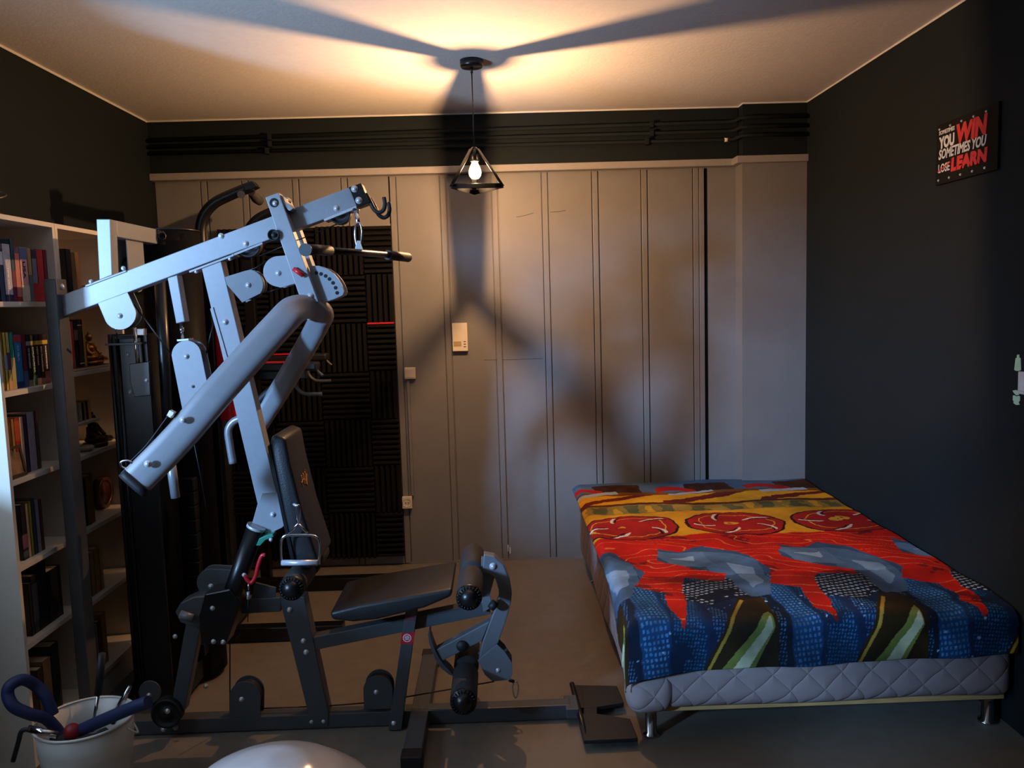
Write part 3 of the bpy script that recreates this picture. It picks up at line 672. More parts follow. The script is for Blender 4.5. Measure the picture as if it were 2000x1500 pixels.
# figures and ornaments
def figure(base, s_, label, m):
    t = thing('seated_figurine', base, label, 'figurine'); x, y, z = base
    MB().lathe([(0, 0), (.052*s_, 0), (.055*s_, .012*s_), (.045*s_, .02*s_), (0, .022*s_)], base, 'Z', 20).build('plinth', m, t)
    b0 = MB(); b0.sphere((x, y, z+.035*s_), .05*s_, 18, 10, (.75, 1.1, .42))          # crossed legs
    b0.tube(smooth_path([(x, y, z+.03*s_), (x-.004, y-.004*s_, z+.06*s_), (x-.002, y-.006*s_, z+.09*s_), (x, y-.006*s_, z+.112*s_)]), [.03*s_]*6+[.026*s_]*6+[.02*s_]*5+[.009*s_]*2, 12)
    for sg_ in (-1, 1): b0.tube(smooth_path([(x, y+sg_*.024*s_, z+.098*s_), (x+.008*s_, y+sg_*.042*s_, z+.07*s_), (x+.028*s_, y+sg_*.038*s_, z+.048*s_)]), .0085*s_, 8)
    b0.build('body', m, t)
    h = MB(); h.sphere((x, y-.006*s_, z+.128*s_), .016*s_, 14, 10, (1, .9, 1.2)); h.sphere((x, y-.006*s_, z+.149*s_), .007*s_, 10, 8); h.build('head', m, t)
    dr = MB(); dr.tube(smooth_path([(x+.01, y+.035*s_, z+.03*s_), (x+.012, y+.08*s_, z+.022*s_), (x+.01, y+.13*s_, z+.016*s_)]), [.02*s_]*6+[.014*s_]*6+[.008*s_], 10); dr.build('drapery', m, t)
ya = PX(181, 715, XF-.05).y
figure((XF-.055, ya, SH2[1]+.0145), .92, 'golden seated figurine beside tall books in the farther bookcase', m_gold)
fb = book(0, .1, 0, .018, .12, '4a3430', 'brown book lying flat under the golden figurine', group='books in the farther bookcase') if False else None
tb_ = thing('flat_book', (XF-.07, 3.45, (SH2[1]+.001)), 'thin brown book lying flat at the shelf edge below the golden figurine', 'book')
MB().box((XF-.12, PX(146, 722, XF-.02).y, (SH2[1]+.001)), (XF-.012, PX(182, 722, XF-.02).y+.14, (SH2[1]+.001)+.0015)).build('cover', mat('book_4a3430', '4a3430', .5), tb_)
MB().box((XF-.118, PX(146, 722, XF-.02).y+.002, (SH2[1]+.001)+.0015), (XF-.014, PX(182, 722, XF-.02).y+.138, (SH2[1]+.001)+.0105)).build('page_block', m_page, tb_)
MB().box((XF-.12, PX(146, 722, XF-.02).y, (SH2[1]+.001)+.0105), (XF-.012, PX(182, 722, XF-.02).y+.14, (SH2[1]+.001)+.012)).build('cover', mat('book_4a3430', '4a3430', .5), tb_)
figure((XF-.06, PX(190, 870, XF-.05).y, SH2[2]+.001), .98, 'dark bronze reclining figurine on the third shelf of the farther bookcase', mat('dark_bronze', '4a3018', .4, .6, vary=.4, scale=60))
ds = PX(172, 876, XF-.03)
tag(MB().lathe([(0, 0), (.02, 0), (.036, .012), (.034, .02), (.028, .024), (0, .02)], (XF-.042, ds.y, SH2[2]+.001), 'Z', 20).build('stone_dish', mat('pale_stone', 'b8ac98', .7, vary=.15)), 'small pale rounded stone on the third shelf beside the bronze figure', 'stone')
c = PX(208, 970, XF-.11); c.y = min(c.y, B1-.018-.08)
pl = thing('round_tin', (XF-.12, c.y, SH2[3]), 'dark red round decorated tin standing beside a tan book', 'tin')
m_tin = mat('dark_red_tin', '4a2420', .4, .2, vary=.6, scale=45)
R_ = .068
MB().lathe([(0, .0), (R_, .0), (R_, -.035), (0, -.035)], (XF-.10, c.y+.005, SH2[3]+R_+.004), 'X', 28).build('body', m_tin, pl)
MB().lathe([(R_+.002, -.008), (R_+.003, .004), (R_-.012, .005), (R_-.014, .002)], (XF-.10, c.y+.005, SH2[3]+R_+.004), 'X', 28).build('rim', mat('tin_rim', '6a4a3c', .35, .5), pl)
c = PX(180, 1018, XF-.02)
tag(MB().sphere((XF-.03, c.y, SH2[3]+.010), .011, 12, 8, (1, 1, .9)).build('pebble', mat('dark_pebble', '3a4038', .6)), 'tiny dark pebble on the fourth shelf of the farther bookcase', 'pebble')
c = PX(168, 545, XF-.06)
tag(MB().lathe([(0, 0), (.022, 0), (.03, .02), (.026, .05), (.016, .062), (.02, .072), (0, .072)], (XF-.07, c.y+.02, SH2[0]+.001), 'Z', 18).build('gold_pot', m_gold), 'small golden pot on the top shelf of the farther bookcase', 'ornament')
# small framed photo leaning on the third shelf
fr = thing('photo_frame', (XF-.02, 2.95, SH1[2]), 'small brown framed photo leaning against books on the third shelf', 'photo frame')
m_fr = mat('brown_frame', '3f3020', .5, vary=.3); m_ph = mat('faded_photo', '8a6a48', .5, vary=.6, scale=25)
ya, yb = A0+.0205, PX(54, 905, XF-.01).y
tl = Matrix.Translation(V((XF-.012, 0, SH1[2]+.0025))) @ Matrix.Rotation(-.16, 4, 'Y')
fo = MB(); hh = .115
for lo, hi in (((-.008, ya, 0), (0, yb, .012)), ((-.008, ya, hh-.012), (0, yb, hh)), ((-.008, ya, .012), (0, ya+.012, hh-.012)), ((-.008, yb-.012, .012), (0, yb, hh-.012))): fo.box(lo, hi)
o = fo.build('frame', m_fr, fr); o.data.transform(tl)
o = MB().box((-.007, ya+.012, .012), (-.004, yb-.012, hh-.012)).build('photo', m_ph, fr); o.data.transform(tl)
# wire ornament on top of the nearer bookcase
c = PX(2, 405, XF-.15)
wo = thing('wire_ornament', (XF-.16, c.y, 2.02), 'small twisted wire ornament on top of the nearer bookcase', 'ornament')
m_wire = mat('dull_wire', '6d6858', .4, .6)
MB().tube(smooth_path([(XF-.16+.03*math.cos(a*.9), c.y-.01+.045*math.sin(a*.9), 2.03+a*.012) for a in range(0, 12)], 5), .003, 6).build('coil', m_wire, wo)
MB().lathe([(0, 0), (.035, 0), (.035, .01), (0, .012)], (XF-.16, c.y-.01, 2.02), 'Z', 18).build('foot', m_wire, wo)

# ------------------------------------------------------------------ exercise ball, bucket and its contents
BR = .325; bc = V((-.545, 1.76, BR))
eb = MB(); prof = []
for i in range(49):
    t = math.pi*i/48; r = BR*(1+.006*max(0, math.cos(t*24))**6); prof.append((max(0, r*math.sin(t)), r*math.cos(t)))
eb.lathe(prof, bc, 'Z', 64)
tag(eb.build('exercise_ball', m_ball), 'pale glossy exercise ball with ring ridges at the bottom edge', 'ball')
bk = F(166, 1403, .345); bx, by = bk.x, bk.y; HB = .345
bkt = thing('bucket', (bx, by, 0), 'white enamel bucket full of gym accessories in the lower left corner', 'bucket')
rt, rb = .148, .115
prof = [(0, .003), (rb, .003), (rb+(rt-rb)*.72, HB*.72), (rb+(rt-rb)*.74+.003, HB*.75), (rb+(rt-rb)*.76, HB*.78), (rb+(rt-rb)*.8+.003, HB*.815), (rb+(rt-rb)*.83, HB*.84), (rt, HB), (rt-.003, HB), (rb-.003+(rt-rb)*.7, HB*.7), (rb-.004, .006), (0, .006)]
MB().lathe(prof, (bx, by, 0), 'Z', 48).build('body', m_enamel, bkt)
MB().tube([V((bx+rt*math.cos(a*math.pi/24), by+rt*math.sin(a*math.pi/24), HB)) for a in range(48)], .0045, 8, close=True).build('rim', m_enamel, bkt)
for sg_ in (-1, 1):
    MB().tube(smooth_path([(bx+sg_*(rt-.002), by-.02, HB-.03), (bx+sg_*(rt+.02), by, HB-.055), (bx+sg_*(rt-.002), by+.02, HB-.03)]), .003, 6).build('ear', m_enamel, bkt)
zz = lambda L, Y: [P(x/3.333, 1050+y/3.333, Y) for x, y in L]
Yk = by
hoop = thing('foam_tube', tuple(P(110, 1420, Yk)), 'thick navy foam-covered tube curling out of the bucket on the left', 'foam tube')
MB().tube(smooth_path([P(x/3.333, 1050+y/3.333, Yk-.03+d_) for x, y, d_ in [(345, 1150, .03), (300, 1040, .03), (235, 965, .03), (150, 925, 0), (70, 960, -.03), (50, 1020, -.04), (90, 1100, -.05), (200, 1150, -.03), (290, 1172, .0), (350, 1225, .02), (400, 1290, .03)]]), .0185, 14).build('foam_sleeve', m_blue, hoop)
hoop2 = thing('foam_tube', tuple(P(230, 1400, Yk)), 'straight navy foam-covered tube sticking out of the bucket to the right', 'foam tube')
MB().tube(smooth_path([P(x/3.333, 1050+y/3.333, Yk-.09+d_) for x, y, d_ in [(520, 1255, .06), (620, 1210, .03), (760, 1150, .0), (880, 1100, -.02), (965, 1070, -.03)]]), .02, 14).build('foam_sleeve', m_blue, hoop2)
rod = thing('hand_grip', tuple(P(188, 1420, Yk)), 'black handled chrome rod standing upright in the bucket', 'gym handle')
MB().tube(zz([(665, 755), (640, 1020)], Yk-.02), [.011, .0125], 14).build('grip', m_rub, rod)
MB().tube(zz([(640, 1020), (612, 1190), (600, 1260)], Yk-.02), .0055, 10).build('shaft', m_chrome, rod)
tag(MB().tube(zz([(848, 965), (790, 1080), (730, 1200)], Yk+.06), [.006, .012, .014], 10).build('steel_bar', m_chrome), 'short bright steel bar leaning on the right rim of the bucket', 'bar')
jr = thing('jump_handle', tuple(P(80, 1440, Yk)), 'chrome rod with a black strap hanging over the left bucket rim', 'gym handle')
MB().tube(zz([(185, 1243), (375, 1288)], Yk-.135), .011, 12).build('shaft', m_chrome, jr)
MB().tube(smooth_path(zz([(190, 1245), (140, 1262), (120, 1330), (85, 1455)], Yk-.15)), .0075, 8).build('strap', m_rub, jr)
tag(MB().sphere(P(470/3.333, 1050+1262/3.333, Yk-.05), .026, 16, 10).build('red_ball', mat('dark_red_rubber', '8a1420', .5)), 'dark red ball lying in the bucket between the navy tubes', 'ball')
cl = MB(); pr = [(0, .02), (.03, .024), (.06, .014), (.09, .02), (.112, .004), (.118, -.03), (.1, -.05), (0, -.05)]
cl.lathe(pr, (bx, by, .235), 'Z', 28)
cl.v = [(x, y, z+.012*math.sin(x*70)*math.sin(y*60+1)) for x, y, z in cl.v]
tag(cl.build('black_cloth', m_rub), 'crumpled black cloth filling the inside of the white bucket', 'cloth')
tag(MB().sphere(P(405/3.333, 1050+1310/3.333, Yk-.0), .033, 16, 10, (1.2, 1, .8)).build('black_glove', m_rub), 'black bundle lying in the front of the bucket', 'bundle')

# ------------------------------------------------------------------ home gym
YG = 3.11
gym = thing('home_gym', (-.6, 3.14, 0), 'silver and charcoal multi-station home gym with cables, padded bench and leg rollers', 'exercise machine')
def plate(name, pts, Yf, th, m, parent=gym, bevel=.0025):
    return MB().prism([P(x, y, Yf) for x, y in pts], (0, th, 0)).build(name, m, parent, bevel)
_b = MB().lathe([(0, -.0085), (.004, -.008), (.0066, -.0055), (.0072, -.0022), (.0105, -.002), (.0105, 0)], (0, 0, 0), 'Y', 14)
bolt_src = None
def bolt(px, py, Yf, parent, s_=1.0):
    global bolt_src
    if bolt_src is None: o = _b.build('bolt', m_zinc); bolt_src = o
    else: o = bolt_src.copy(); COL.objects.link(o)
    o.parent = None; setpar(o, parent); o.scale = (s_, s_, s_); o.location = P(px, py, Yf); return o
def sub(o): WLOC[o.name] = WLOC[gym.name]*0; return o      # meshes sit at the world origin of their thing
def wheel(name, px, py, Yc, r, th, m, parent):
    c = P(px, py, Yc)
    return MB().lathe([(0, -th/2), (r*.35, -th/2), (r*.4, -th*.3), (r*.8, -th*.3), (r*.85, -th/2), (r, -th/2), (r*.9, 0), (r, th/2), (r*.85, th/2), (r*.8, th*.3), (r*.4, th*.3), (r*.35, th/2), (0, th/2)], c, 'Y', 28).build(name, m, parent)
def pulley(pts, cpx, rpx, Yf, gap, m, bpx=None):
    a = plate('pulley_plate', pts, Yf, .005, m, gym, .001)
    bk_ = [(x, y) for x, y in pts]
    MB().prism([P(x, y, Yf)+V((0, gap, 0)) for x, y in bk_], (0, .005, 0)).build('pulley_plate', m, gym, .001)
    r = rpx*Yf/FPX; wheel('pulley_wheel', cpx[0], cpx[1], Yf, r, gap*.6, m_rub, gym).data.transform(Matrix.Translation((0, gap/2, 0)))
    bolt((bpx or cpx)[0], (bpx or cpx)[1], Yf, a); return a
def cable(pts, r=.0028): return MB().tube(pts, r, 6).build('cable', m_cable, gym)

# base
r0 = P(150, 1438, YG).x; r1 = F(1112, 1388).x
br_ = MB().box((r0, YG, 0.004), (r1, YG+.06, .062)).build('base_rail', m_char, gym, .003)
for x, y in ((320, 1424), (343, 1421), (609, 1409), (632, 1408)): bolt(x, y, YG, br_, 1.1)
sx0, sx1 = -.385, -.315
MB().box((sx0, 2.80, .004), (sx1, 3.66, .064)).build('front_stabilizer', m_char, gym, .004)
MB().box((sx0-.003, 2.765, 0), (sx1+.003, 2.83, .067)).build('end_cap', m_rub, gym, .004)
MB().box((sx0-.003, 3.63, 0), (sx1+.003, 3.69, .067)).build('end_cap', m_rub, gym, .004)
MB().box((-1.69, 2.75, .004), (-1.63, 3.75, .06)).build('rear_stabilizer', m_char, gym, .004)
# foot plates
fp = [F(*p, .05) for p in ((1115, 1334), (1205, 1338))]
MB().tube([F(1117, 1336, .055), F(1146, 1446, .03)], .011, 10).build('foot_plate_axle', m_blk, gym)
MB().box((r1-.02, 3.08, .02), (r1+.03, 3.2, .06)).build('foot_plate_bracket', m_char, gym, .003)
def footplate(pts):
    q = [F(x, y, .042) for x, y in pts]; MB().prism(q, (0, 0, -.016)).build('foot_plate', m_rub, gym, .004)
footplate([(1118, 1337), (1205, 1339), (1219, 1372), (1166, 1380), (1133, 1382)])
footplate([(1127, 1393), (1165, 1393), (1231, 1403), (1246, 1441), (1140, 1446)])
MB().prism([F(x, y, .04) for x, y in ((1140, 1376), (1166, 1374), (1166, 1398), (1140, 1398))], (0, 0, -.012)).build('foot_plate_link', m_rub, gym, .002)

# tall charcoal rear post
pa = P(84, 545, 3.075); pb = P(109, 545, 3.075); pa.x = max(pa.x, XF+.006)
post = MB().box((pa.x, 3.075, 0), (pb.x, 3.15, P(97, 545, 3.075).z)).build('rear_post', m_char, gym, .004)
MB().lathe([(0, .01), (.007, .009), (.012, .003), (.012, 0)], (pb.x, 3.11, P(97, 560, 3.075).z), 'X', 10).build('bolt', m_zinc, post)

# boom
boom = plate('boom', [(119, 577), (681, 366), (697, 404), (124, 618)], YG, .06, m_silver)
for x, y in ((432, 473-12), (480, 476), (657, 407)): bolt(x, y, YG, boom, 1.05)
eb_ = plate('boom_end_bracket', [(680, 366), (705, 357), (721, 396), (696, 405)], YG-.006, .072, m_blk)
for x, y in ((692.5, 369), (701, 391.5)): bolt(x, y, YG-.006, eb_, 1.25)
for k, (dx, dy, yy) in enumerate(((0, 0, 3.12), (9, 10, 3.16))):
    MB().tube(smooth_path([P(x+dx, y+dy, yy) for x, y in ((714, 378), (722, 392), (730, 408), (740, 415), (749, 410), (752, 398), (750, 385))]), .008, 10).build('bar_hook', m_rub, gym)
# flange on top of the boom carrying the short mast
fl_ = plate('flange', [(165, 557), (246, 527), (247, 531), (167, 561)], YG-.005, .07, m_silver)
for x, y in ((178, 550), (241, 524)): bolt(x, y, YG-.004, fl_, .8)
mast = plate('mast', [(188, 428), (215, 428), (219, 537), (194, 547)], YG, .055, m_silver)
mx = P(215, 440, YG).x; mz = P(200, 428, YG).z; mx0 = P(188, 428, YG).x
MB().box((mx0, YG+.055, mz-.062), (mx, 3.62, mz)).build('top_crossbar', m_silver, gym, .003)
for yy, th in ((3.30, .006), (3.40, .006)):
    pass
# stack pulley housing hanging from the crossbar
hz = mz-.062; hx = mx-.018
st_p = [V((hx, 3.27+.0, hz)), V((hx, 3.42, hz))]+[V((hx, 3.345+.075*math.cos(math.radians(a)), hz-.13+.075*math.sin(math.radians(a)))) for a in range(0, -181, -15)]
MB().prism(st_p, (.005, 0, 0)).build('pulley_plate', m_silver, gym, .001)
MB().prism([p-V((.04, 0, 0)) for p in st_p], (.005, 0, 0)).build('pulley_plate', m_silver, gym, .001)
MB().lathe([(0, -.012), (.066, -.012), (.06, 0), (.066, .012), (0, .012)], (hx-.018, 3.345, hz-.13), 'X', 26).build('pulley_wheel', m_rub, gym)
MB().lathe([(0, .012), (.007, .011), (.012, .005), (.012, 0)], (hx+.005, 3.345, hz-.13), 'X', 10).build('bolt', m_zinc, gym)
# pulley under the boom, left
pulley([(191, 592), (249, 571), (265, 606)]+arc(234, 612, 32, 0, 150, 14), (234, 617), 27, YG-.002, .05, m_silver)
# short drop tube, rod and floating pulley
dt = plate('drop_tube', [(327, 543), (346, 537), (361, 628), (344, 632)], YG-.03, .05, m_silver)
MB().tube([P(353, 630, YG), P(357, 664, YG)], .0055, 10).build('threaded_rod', m_chrome, gym)
MB().tube([P(354.5, 640, YG), P(356, 648, YG)], .010, 6).build('lock_nut', m_chrome, gym)
plate('yoke', [(345, 663), (368, 661), (369, 665), (346, 667)], YG-.02, .05, m_zinc, gym, .001)
fpu = pulley([(336, 700)]+arc(364, 694, 29, 180, 350, 14)+[(403, 740), (420, 815), (362, 830)], (364, 696), 27, YG-.035, .06, m_silver, (364, 696))
MB().lathe([(.006, 0), (0, -.0005)], P(377, 755, YG-.0365), 'Y', 10).build('hole', m_blk, gym)
# main upright
up = plate('upright', [(393, 521), (431, 507), (541, 965), (503, 985)], YG, .06, m_silver)
for x, y in ((440, 629), (472, 742)): bolt(x, y, YG, up, 1.1)
plate('flange', [(369, 529), (456, 496), (457, 500), (370, 533)], YG-.006, .072, m_silver, gym, .001)
for x, y in ((383, 530), (449, 505)): bolt(x, y, YG, up, .7)
plate('gusset', [(410, 603), (416, 600), (462, 760), (455, 762)], YG-.004, .006, m_silver, gym, .001)
# wheels under the boom
wheel('pulley_wheel', 487, 479, YG+.03, .046, .03, m_rub, gym)
wheel('pulley_wheel', 664, 417, YG+.03, .042, .03, m_rub, gym)
plate('pulley_strap', [(452, 497), (512, 473), (513, 477), (453, 501)], YG-.004, .004, m_silver, gym, .0005)
plate('pulley_strap', [(632, 428), (695, 402), (697, 407), (634, 432)], YG-.004, .07, m_zinc, gym, .0005)
# front selector tube straddling the boom
sel = plate('selector_tube', [(518, 385), (544, 376), (622, 590), (588, 588)], 3.05, .055, m_silver)
MB().prism([P(x, y, 3.05)+V((0, .13, 0)) for x, y in ((518, 385), (544, 376), (622, 590), (588, 588))], (0, .055, 0)).build('selector_tube', m_silver, gym, .002)
bolt(606, 579, 3.05, sel, 1.25)
MB().lathe([(.017, -.0008), (0, -.001)], P(535.5, 396, 3.05), 'Y', 18).build('hole', m_blk, sel); bolt(537, 397, 3.049, sel, .9)
plate('top_clamp', [(544, 378), (553, 384), (557, 394), (573, 407), (566, 412), (556, 404), (549, 395)], 3.06, .09, m_silver, gym, .002)
MB().tube([P(548, 386, 3.08), P(566, 394, 3.14)], .007, 10).build('pivot_pin', m_blk, gym)
wheel('stop_knob', 537, 460, 3.06, .021, .05, m_rub, gym)
# pulleys on the selector
pulley(arc(544, 530, 30, 98, 262, 16)+[(580, 497), (588, 512), (597, 548), (548, 562)], (545, 532), 26, 3.075, .05, m_silver, (543.5, 533.5))
pulley([(439, 541), (478, 529)]+arc(484, 556, 30, -80, 35, 10)+[(473, 591), (443, 556)], (484, 557), 28, 3.09, .05, m_mid, (485, 557))
# adjustment quadrant
qd = plate('adjustment_plate', [(603, 519), (622, 519), (639, 525), (652, 534), (662, 546), (669, 559), (672, 570), (669, 577), (651, 585), (624, 593), (611, 563)], 3.085, .008, m_silver, gym, .001)
MB().prism([P(x, y, 3.085)+V((0, .07, 0)) for x, y in [(603, 519), (622, 519), (639, 525), (652, 534), (662, 546), (669, 559), (672, 570), (669, 577), (651, 585), (624, 593), (611, 563)]], (0, .008, 0)).build('adjustment_plate', m_silver, gym, .001)
for x, y in ((618, 533), (627, 535), (636, 539), (643.5, 545), (650.5, 552.5), (655.5, 562), (658.5, 572)):
    MB().lathe([(.007, -.0008), (0, -.001)], P(x, y, 3.085), 'Y', 12).build('hole', m_blk, qd)
MB().tube([P(573, 525, 3.04), P(592, 538, 3.04)], .0085, 12).build('pull_pin', m_red, gym)
# press arms
near = smooth_path([P(632, 612, 3.12), P(606, 601, 3.08), P(575, 606, 3.0), P(540, 640, 2.93), P(440, 750, 2.82), P(345, 860, 2.75), P(262, 944, 2.70)], 8)
n_ = len(near); wn = [.055+.05*min(1, i/(n_*.35)) for i in range(n_)]
arm = MB().rtube(near, wn, .07, (0, 1, 0), .62, 6).build('press_arm', m_press, gym)
MB().rtube([P(270, 937, 2.702), P(258, 949, 2.695)], .106, .074, (0, 1, 0), .62, 6).build('arm_end_cap', m_rub, gym)
for x, y, d_ in ((358, 820, 2.722), (289, 906, 2.672)): bolt(x, y, d_, arm, 1.2)
far = smooth_path([P(606, 601, 3.10), P(628, 612, 3.2), P(622, 632, 3.3), P(590, 690, 3.42), P(545, 765, 3.5), P(500, 835, 3.54)], 8)
MB().rtube(far, .085, .07, (0, 1, 0), .62, 6).build('press_arm', m_press, gym)
MB().tube(smooth_path([P(x, y, 3.5) for x, y in ((560, 750), (530, 762), (505, 785), (495, 800))]), .018, 10).build('arm_handle', m_rub, gym)
MB().tube([P(332, 890, 3.26), P(343, 972, 3.26)], [.019, .018], 14).build('arm_handle', m_press, gym)
MB().tube(smooth_path([P(x, y, 3.45) for x, y in ((480, 815), (458, 822), (446, 840), (449, 870), (455, 905))]), .016, 12).build('arm_handle', m_press, gym)
# clip and lanyard on the near arm
MB().tube(smooth_path([P(x, y, 2.69) for x, y in ((250, 915), (238, 912), (236, 903), (246, 899), (256, 902), (259, 908))]), .0035, 8).build('spring_clip', m_chrome, gym)
MB().tube([P(250, 912, 2.69), P(257, 922, 2.69)], .006, 8).build('clip_stem', m_chrome, gym)
cable(smooth_path([P(x, y, 2.72) for x, y in ((253, 902), (285, 870), (315, 830), (328, 812))]), .0016)
plate('lanyard_anchor', [(331, 801), (340, 806), (334, 817), (325, 812)], 2.73, .02, m_white, gym, .001)
# lat bar, carabiner
lb = [P(597, 488, 2.66), P(644, 490, 2.84), P(700, 493, 3.02), P(757, 498, 3.2), P(797, 503, 3.36)]
MB().tube([lb[1], lb[2], lb[3]], .0125, 14).build('lat_bar', m_blk, gym)
MB().tube([lb[0], P(620, 488, 2.75), lb[1]], .0175, 16).build('lat_bar_grip', m_rub, gym)
MB().tube([P(596, 488, 2.655), P(597.5, 488, 2.665)], .0205, 16).build('grip_cap', m_char, gym)
MB().tube([lb[3], lb[4]], .0185, 16).build('lat_bar_grip', m_rub, gym)
plate('bar_eye', [(693, 488), (697, 470), (702, 470), (709, 489)], 3.02, .006, m_zinc, gym, .001)
def carab(cx_, cy_, w_, h_, Y, r, par=gym):
    return MB().tube([P(cx_+w_*math.cos(a)*(1-.25*math.sin(a)), cy_+h_*math.sin(a), Y) for a in [2*math.pi*k/24 for k in range(24)]], r, 8, close=True).build('carabiner', m_chrome, par)
carab(700, 460, 6.5, 25, 3.05, .0035)
MB().tube([P(696, 413, 3.08), P(700, 440, 3.06)], [.009, .0075], 12).build('cable_end', m_chrome, gym)
MB().tube([P(692, 410, 3.1), P(696, 415, 3.085)], .008, 10).build('cable_stop', m_rub, gym)

# weight guard and stack, behind the boom
gx0, gx1 = P(218, 700, 3.33).x, P(291, 700, 3.33).x
gz1 = P(250, 652, 3.33).z
MB().box((gx0, 3.33, .02), (gx1, 3.345, gz1)).build('guard_panel', m_blk, gym, .004)
for x in (gx0, gx0+.028): MB().tube([V((x, 3.328, .03)), V((x, 3.328, gz1))], .008, 10).build('guard_edge', m_blk, gym)
gp = MB().box((gx0-.01, 3.345, .02), (gx0+.005, 3.7, gz1-.02)).build('guard_panel', m_blk, gym, .003)
for x, y in ((250, 692), (255, 766)): bolt(x, y, 3.33, gp, .9)
MB().tube([P(263, 640, 3.30), P(270, 715, 3.30)], .008, 12).build('guide_rod', m_chrome, gym)
plate('rod_bracket', [(252, 711), (291, 706), (294, 772), (262, 776), (254, 745)], 3.29, .03, m_blk)
bolt(286, 743, 3.29, gp, .8)
plate('crossbar_bracket', [(205, 671), (272, 669), (272, 673), (205, 675)], 3.28, .05, m_char, gym, .001)
plate('crossbar_bracket', [(222, 657), (262, 655), (262, 661), (222, 663)], 3.29, .05, m_rub, gym, .001)
MB().tube([P(226, 640, 3.2), P(229, 660, 3.25)], .004, 8).build('threaded_rod', m_chrome, gym)
plate('rod_collar', [(267, 642), (281, 642), (281, 655), (267, 655)], 3.30, .03, m_zinc, gym, .002)
MB().tube([P(312, 545, 3.36), P(330, 860, 3.36)], .022, 16).build('inner_pole', m_blk, gym)
# perforated shroud with real curvature
pc = P(347, 700, 3.66); PR = .125; ptop = P(347, 447, 3.55).z
def perf(name, prof_xy, z0, z1):
    n = len(prof_xy); vs = []; fs = []; uvs = []; L = [0]
    for i in range(1, n): L.append(L[-1]+math.dist(prof_xy[i-1], prof_xy[i]))
    for i, (x, y) in enumerate(prof_xy): vs += [(x, y, z0), (x, y, z1)]
    fs = [(2*i, 2*i+2, 2*i+3, 2*i+1) for i in range(n-1)]
    me = bpy.data.meshes.new(name); me.from_pydata(vs, [], fs); me.update(); ul = me.uv_layers.new(name='uv')
    for p in me.polygons:
        for li in p.loop_indices:
            vi = me.loops[li].vertex_index; ul.data[li].uv = (L[vi//2], vs[vi][2])
        p.use_smooth = True
    me.materials.append(m_perf); o = bpy.data.objects.new(name, me); COL.objects.link(o); setpar(o, gym)
    md = o.modifiers.new('t', 'SOLIDIFY'); md.thickness = .0015
    return o
cyl = [(pc.x+PR*math.cos(math.radians(a)), pc.y+PR*math.sin(math.radians(a))) for a in range(-150, 91, 8)]
perf('perforated_shroud', cyl, .03, ptop)
MB().tube([V((x, y, ptop)) for x, y in cyl], .004, 6).build('shroud_rim', m_blk, gym)
MB().lathe([(0, .012), (.009, .011), (.015, .004), (.015, 0)], (pc.x+.02, pc.y-PR-.002, ptop-.03), 'Y', 12).build('bolt', m_zinc, gym)
pl2 = [(gx1-.005, 3.345), (gx1+.01, 3.5), (cyl[0][0], cyl[0][1])]
perf('perforated_shroud', pl2, .03, gz1)
MB().box((gx0+.01, 3.735, .03), (pc.x+.06, 3.745, ptop-.03)).build('guard_dark_backing', m_blk, gym, .003)  # black sheet added so the gap and shroud holes stay dark
for k in range(13):
    z = .14+k*.062; MB().box((pc.x-.19, 3.52, z), (pc.x+.085, 3.66, z+.058)).build('weight_plate', m_blk, gym, .004)
MB().box((gx0+.02, 3.40, .03), (pc.x+.06, 3.72, .12)).build('stack_base', m_rub, gym, .004)

# lower pulley plate, black ram, levers
lp = plate('pulley_plate', [(512, 964), (537, 962), (558, 962), (565, 968), (565, 977), (559, 984), (564, 996), (565, 1009), (560, 1022), (550, 1031), (537, 1037), (532, 1046), (517, 1042), (515, 1031), (491, 1027), (504, 981)], 3.07, .006, m_silver, gym, .001)
MB().prism([P(x, y, 3.07)+V((0, .09, 0)) for x, y in [(512, 964), (537, 962), (558, 962), (565, 977), (564, 996), (560, 1022), (532, 1046), (515, 1031), (491, 1027), (504, 981)]], (0, .006, 0)).build('pulley_plate', m_silver, gym, .001)
for x, y in ((533, 1005), (556, 973)): bolt(x, y, 3.07, lp, 1.05)
wheel('pulley_wheel', 533, 1005, 3.11, .05, .03, m_rub, gym)
MB().tube([P(500, 1030, 3.06), P(424, 1240, 3.06)], [.034, .036], 18).build('ram_tube', m_blk, gym)
MB().tube([P(501, 1027, 3.06), P(499, 1032, 3.06)], .036, 18).build('ram_collar', m_zinc, gym)
plate('ram_block', [(400, 1160), (450, 1150), (470, 1180), (440, 1262), (392, 1258), (388, 1205)], 3.02, .1, m_blk, gym, .006)
for x, y in ((415, 1188), (417, 1253), (436, 1254)): bolt(x, y, 3.02, gym, .9)
MB().tube(smooth_path([P(x, y, 3.0) for x, y in ((518, 1084), (511, 1086), (504, 1105), (499, 1126), (490, 1138), (481, 1130), (480, 1124))]), .0075, 10).build('release_lever', m_red, gym)
bolt(477, 1123, 3.02, gym, .8)
plate('grip_strap', [(500, 1066), (506, 1052), (520, 1046), (533, 1043), (534, 1049), (518, 1055), (508, 1066)], 3.03, .05, m_green, gym, .002)
bolt(529, 1054, 3.03, gym, .7)
MB().tube([P(486, 1140, 3.0), P(485, 1152, 3.0)], .004, 8).build('chain_link', m_chrome, gym)
MB().tube([P(485, 1156, 3.0), P(485, 1170, 3.0)], .006, 8).build('chain_end', m_zinc, gym)
cable([P(485, 1170, 3.0), P(484, 1215, 3.0)], .0016)
pulley([(450, 1113)]+arc(411, 1138, 27, -90, -270, 12)[0:]+[(440, 1168), (455, 1150)], (411, 1141), 23, 3.13, .05, m_char, (412, 1145))
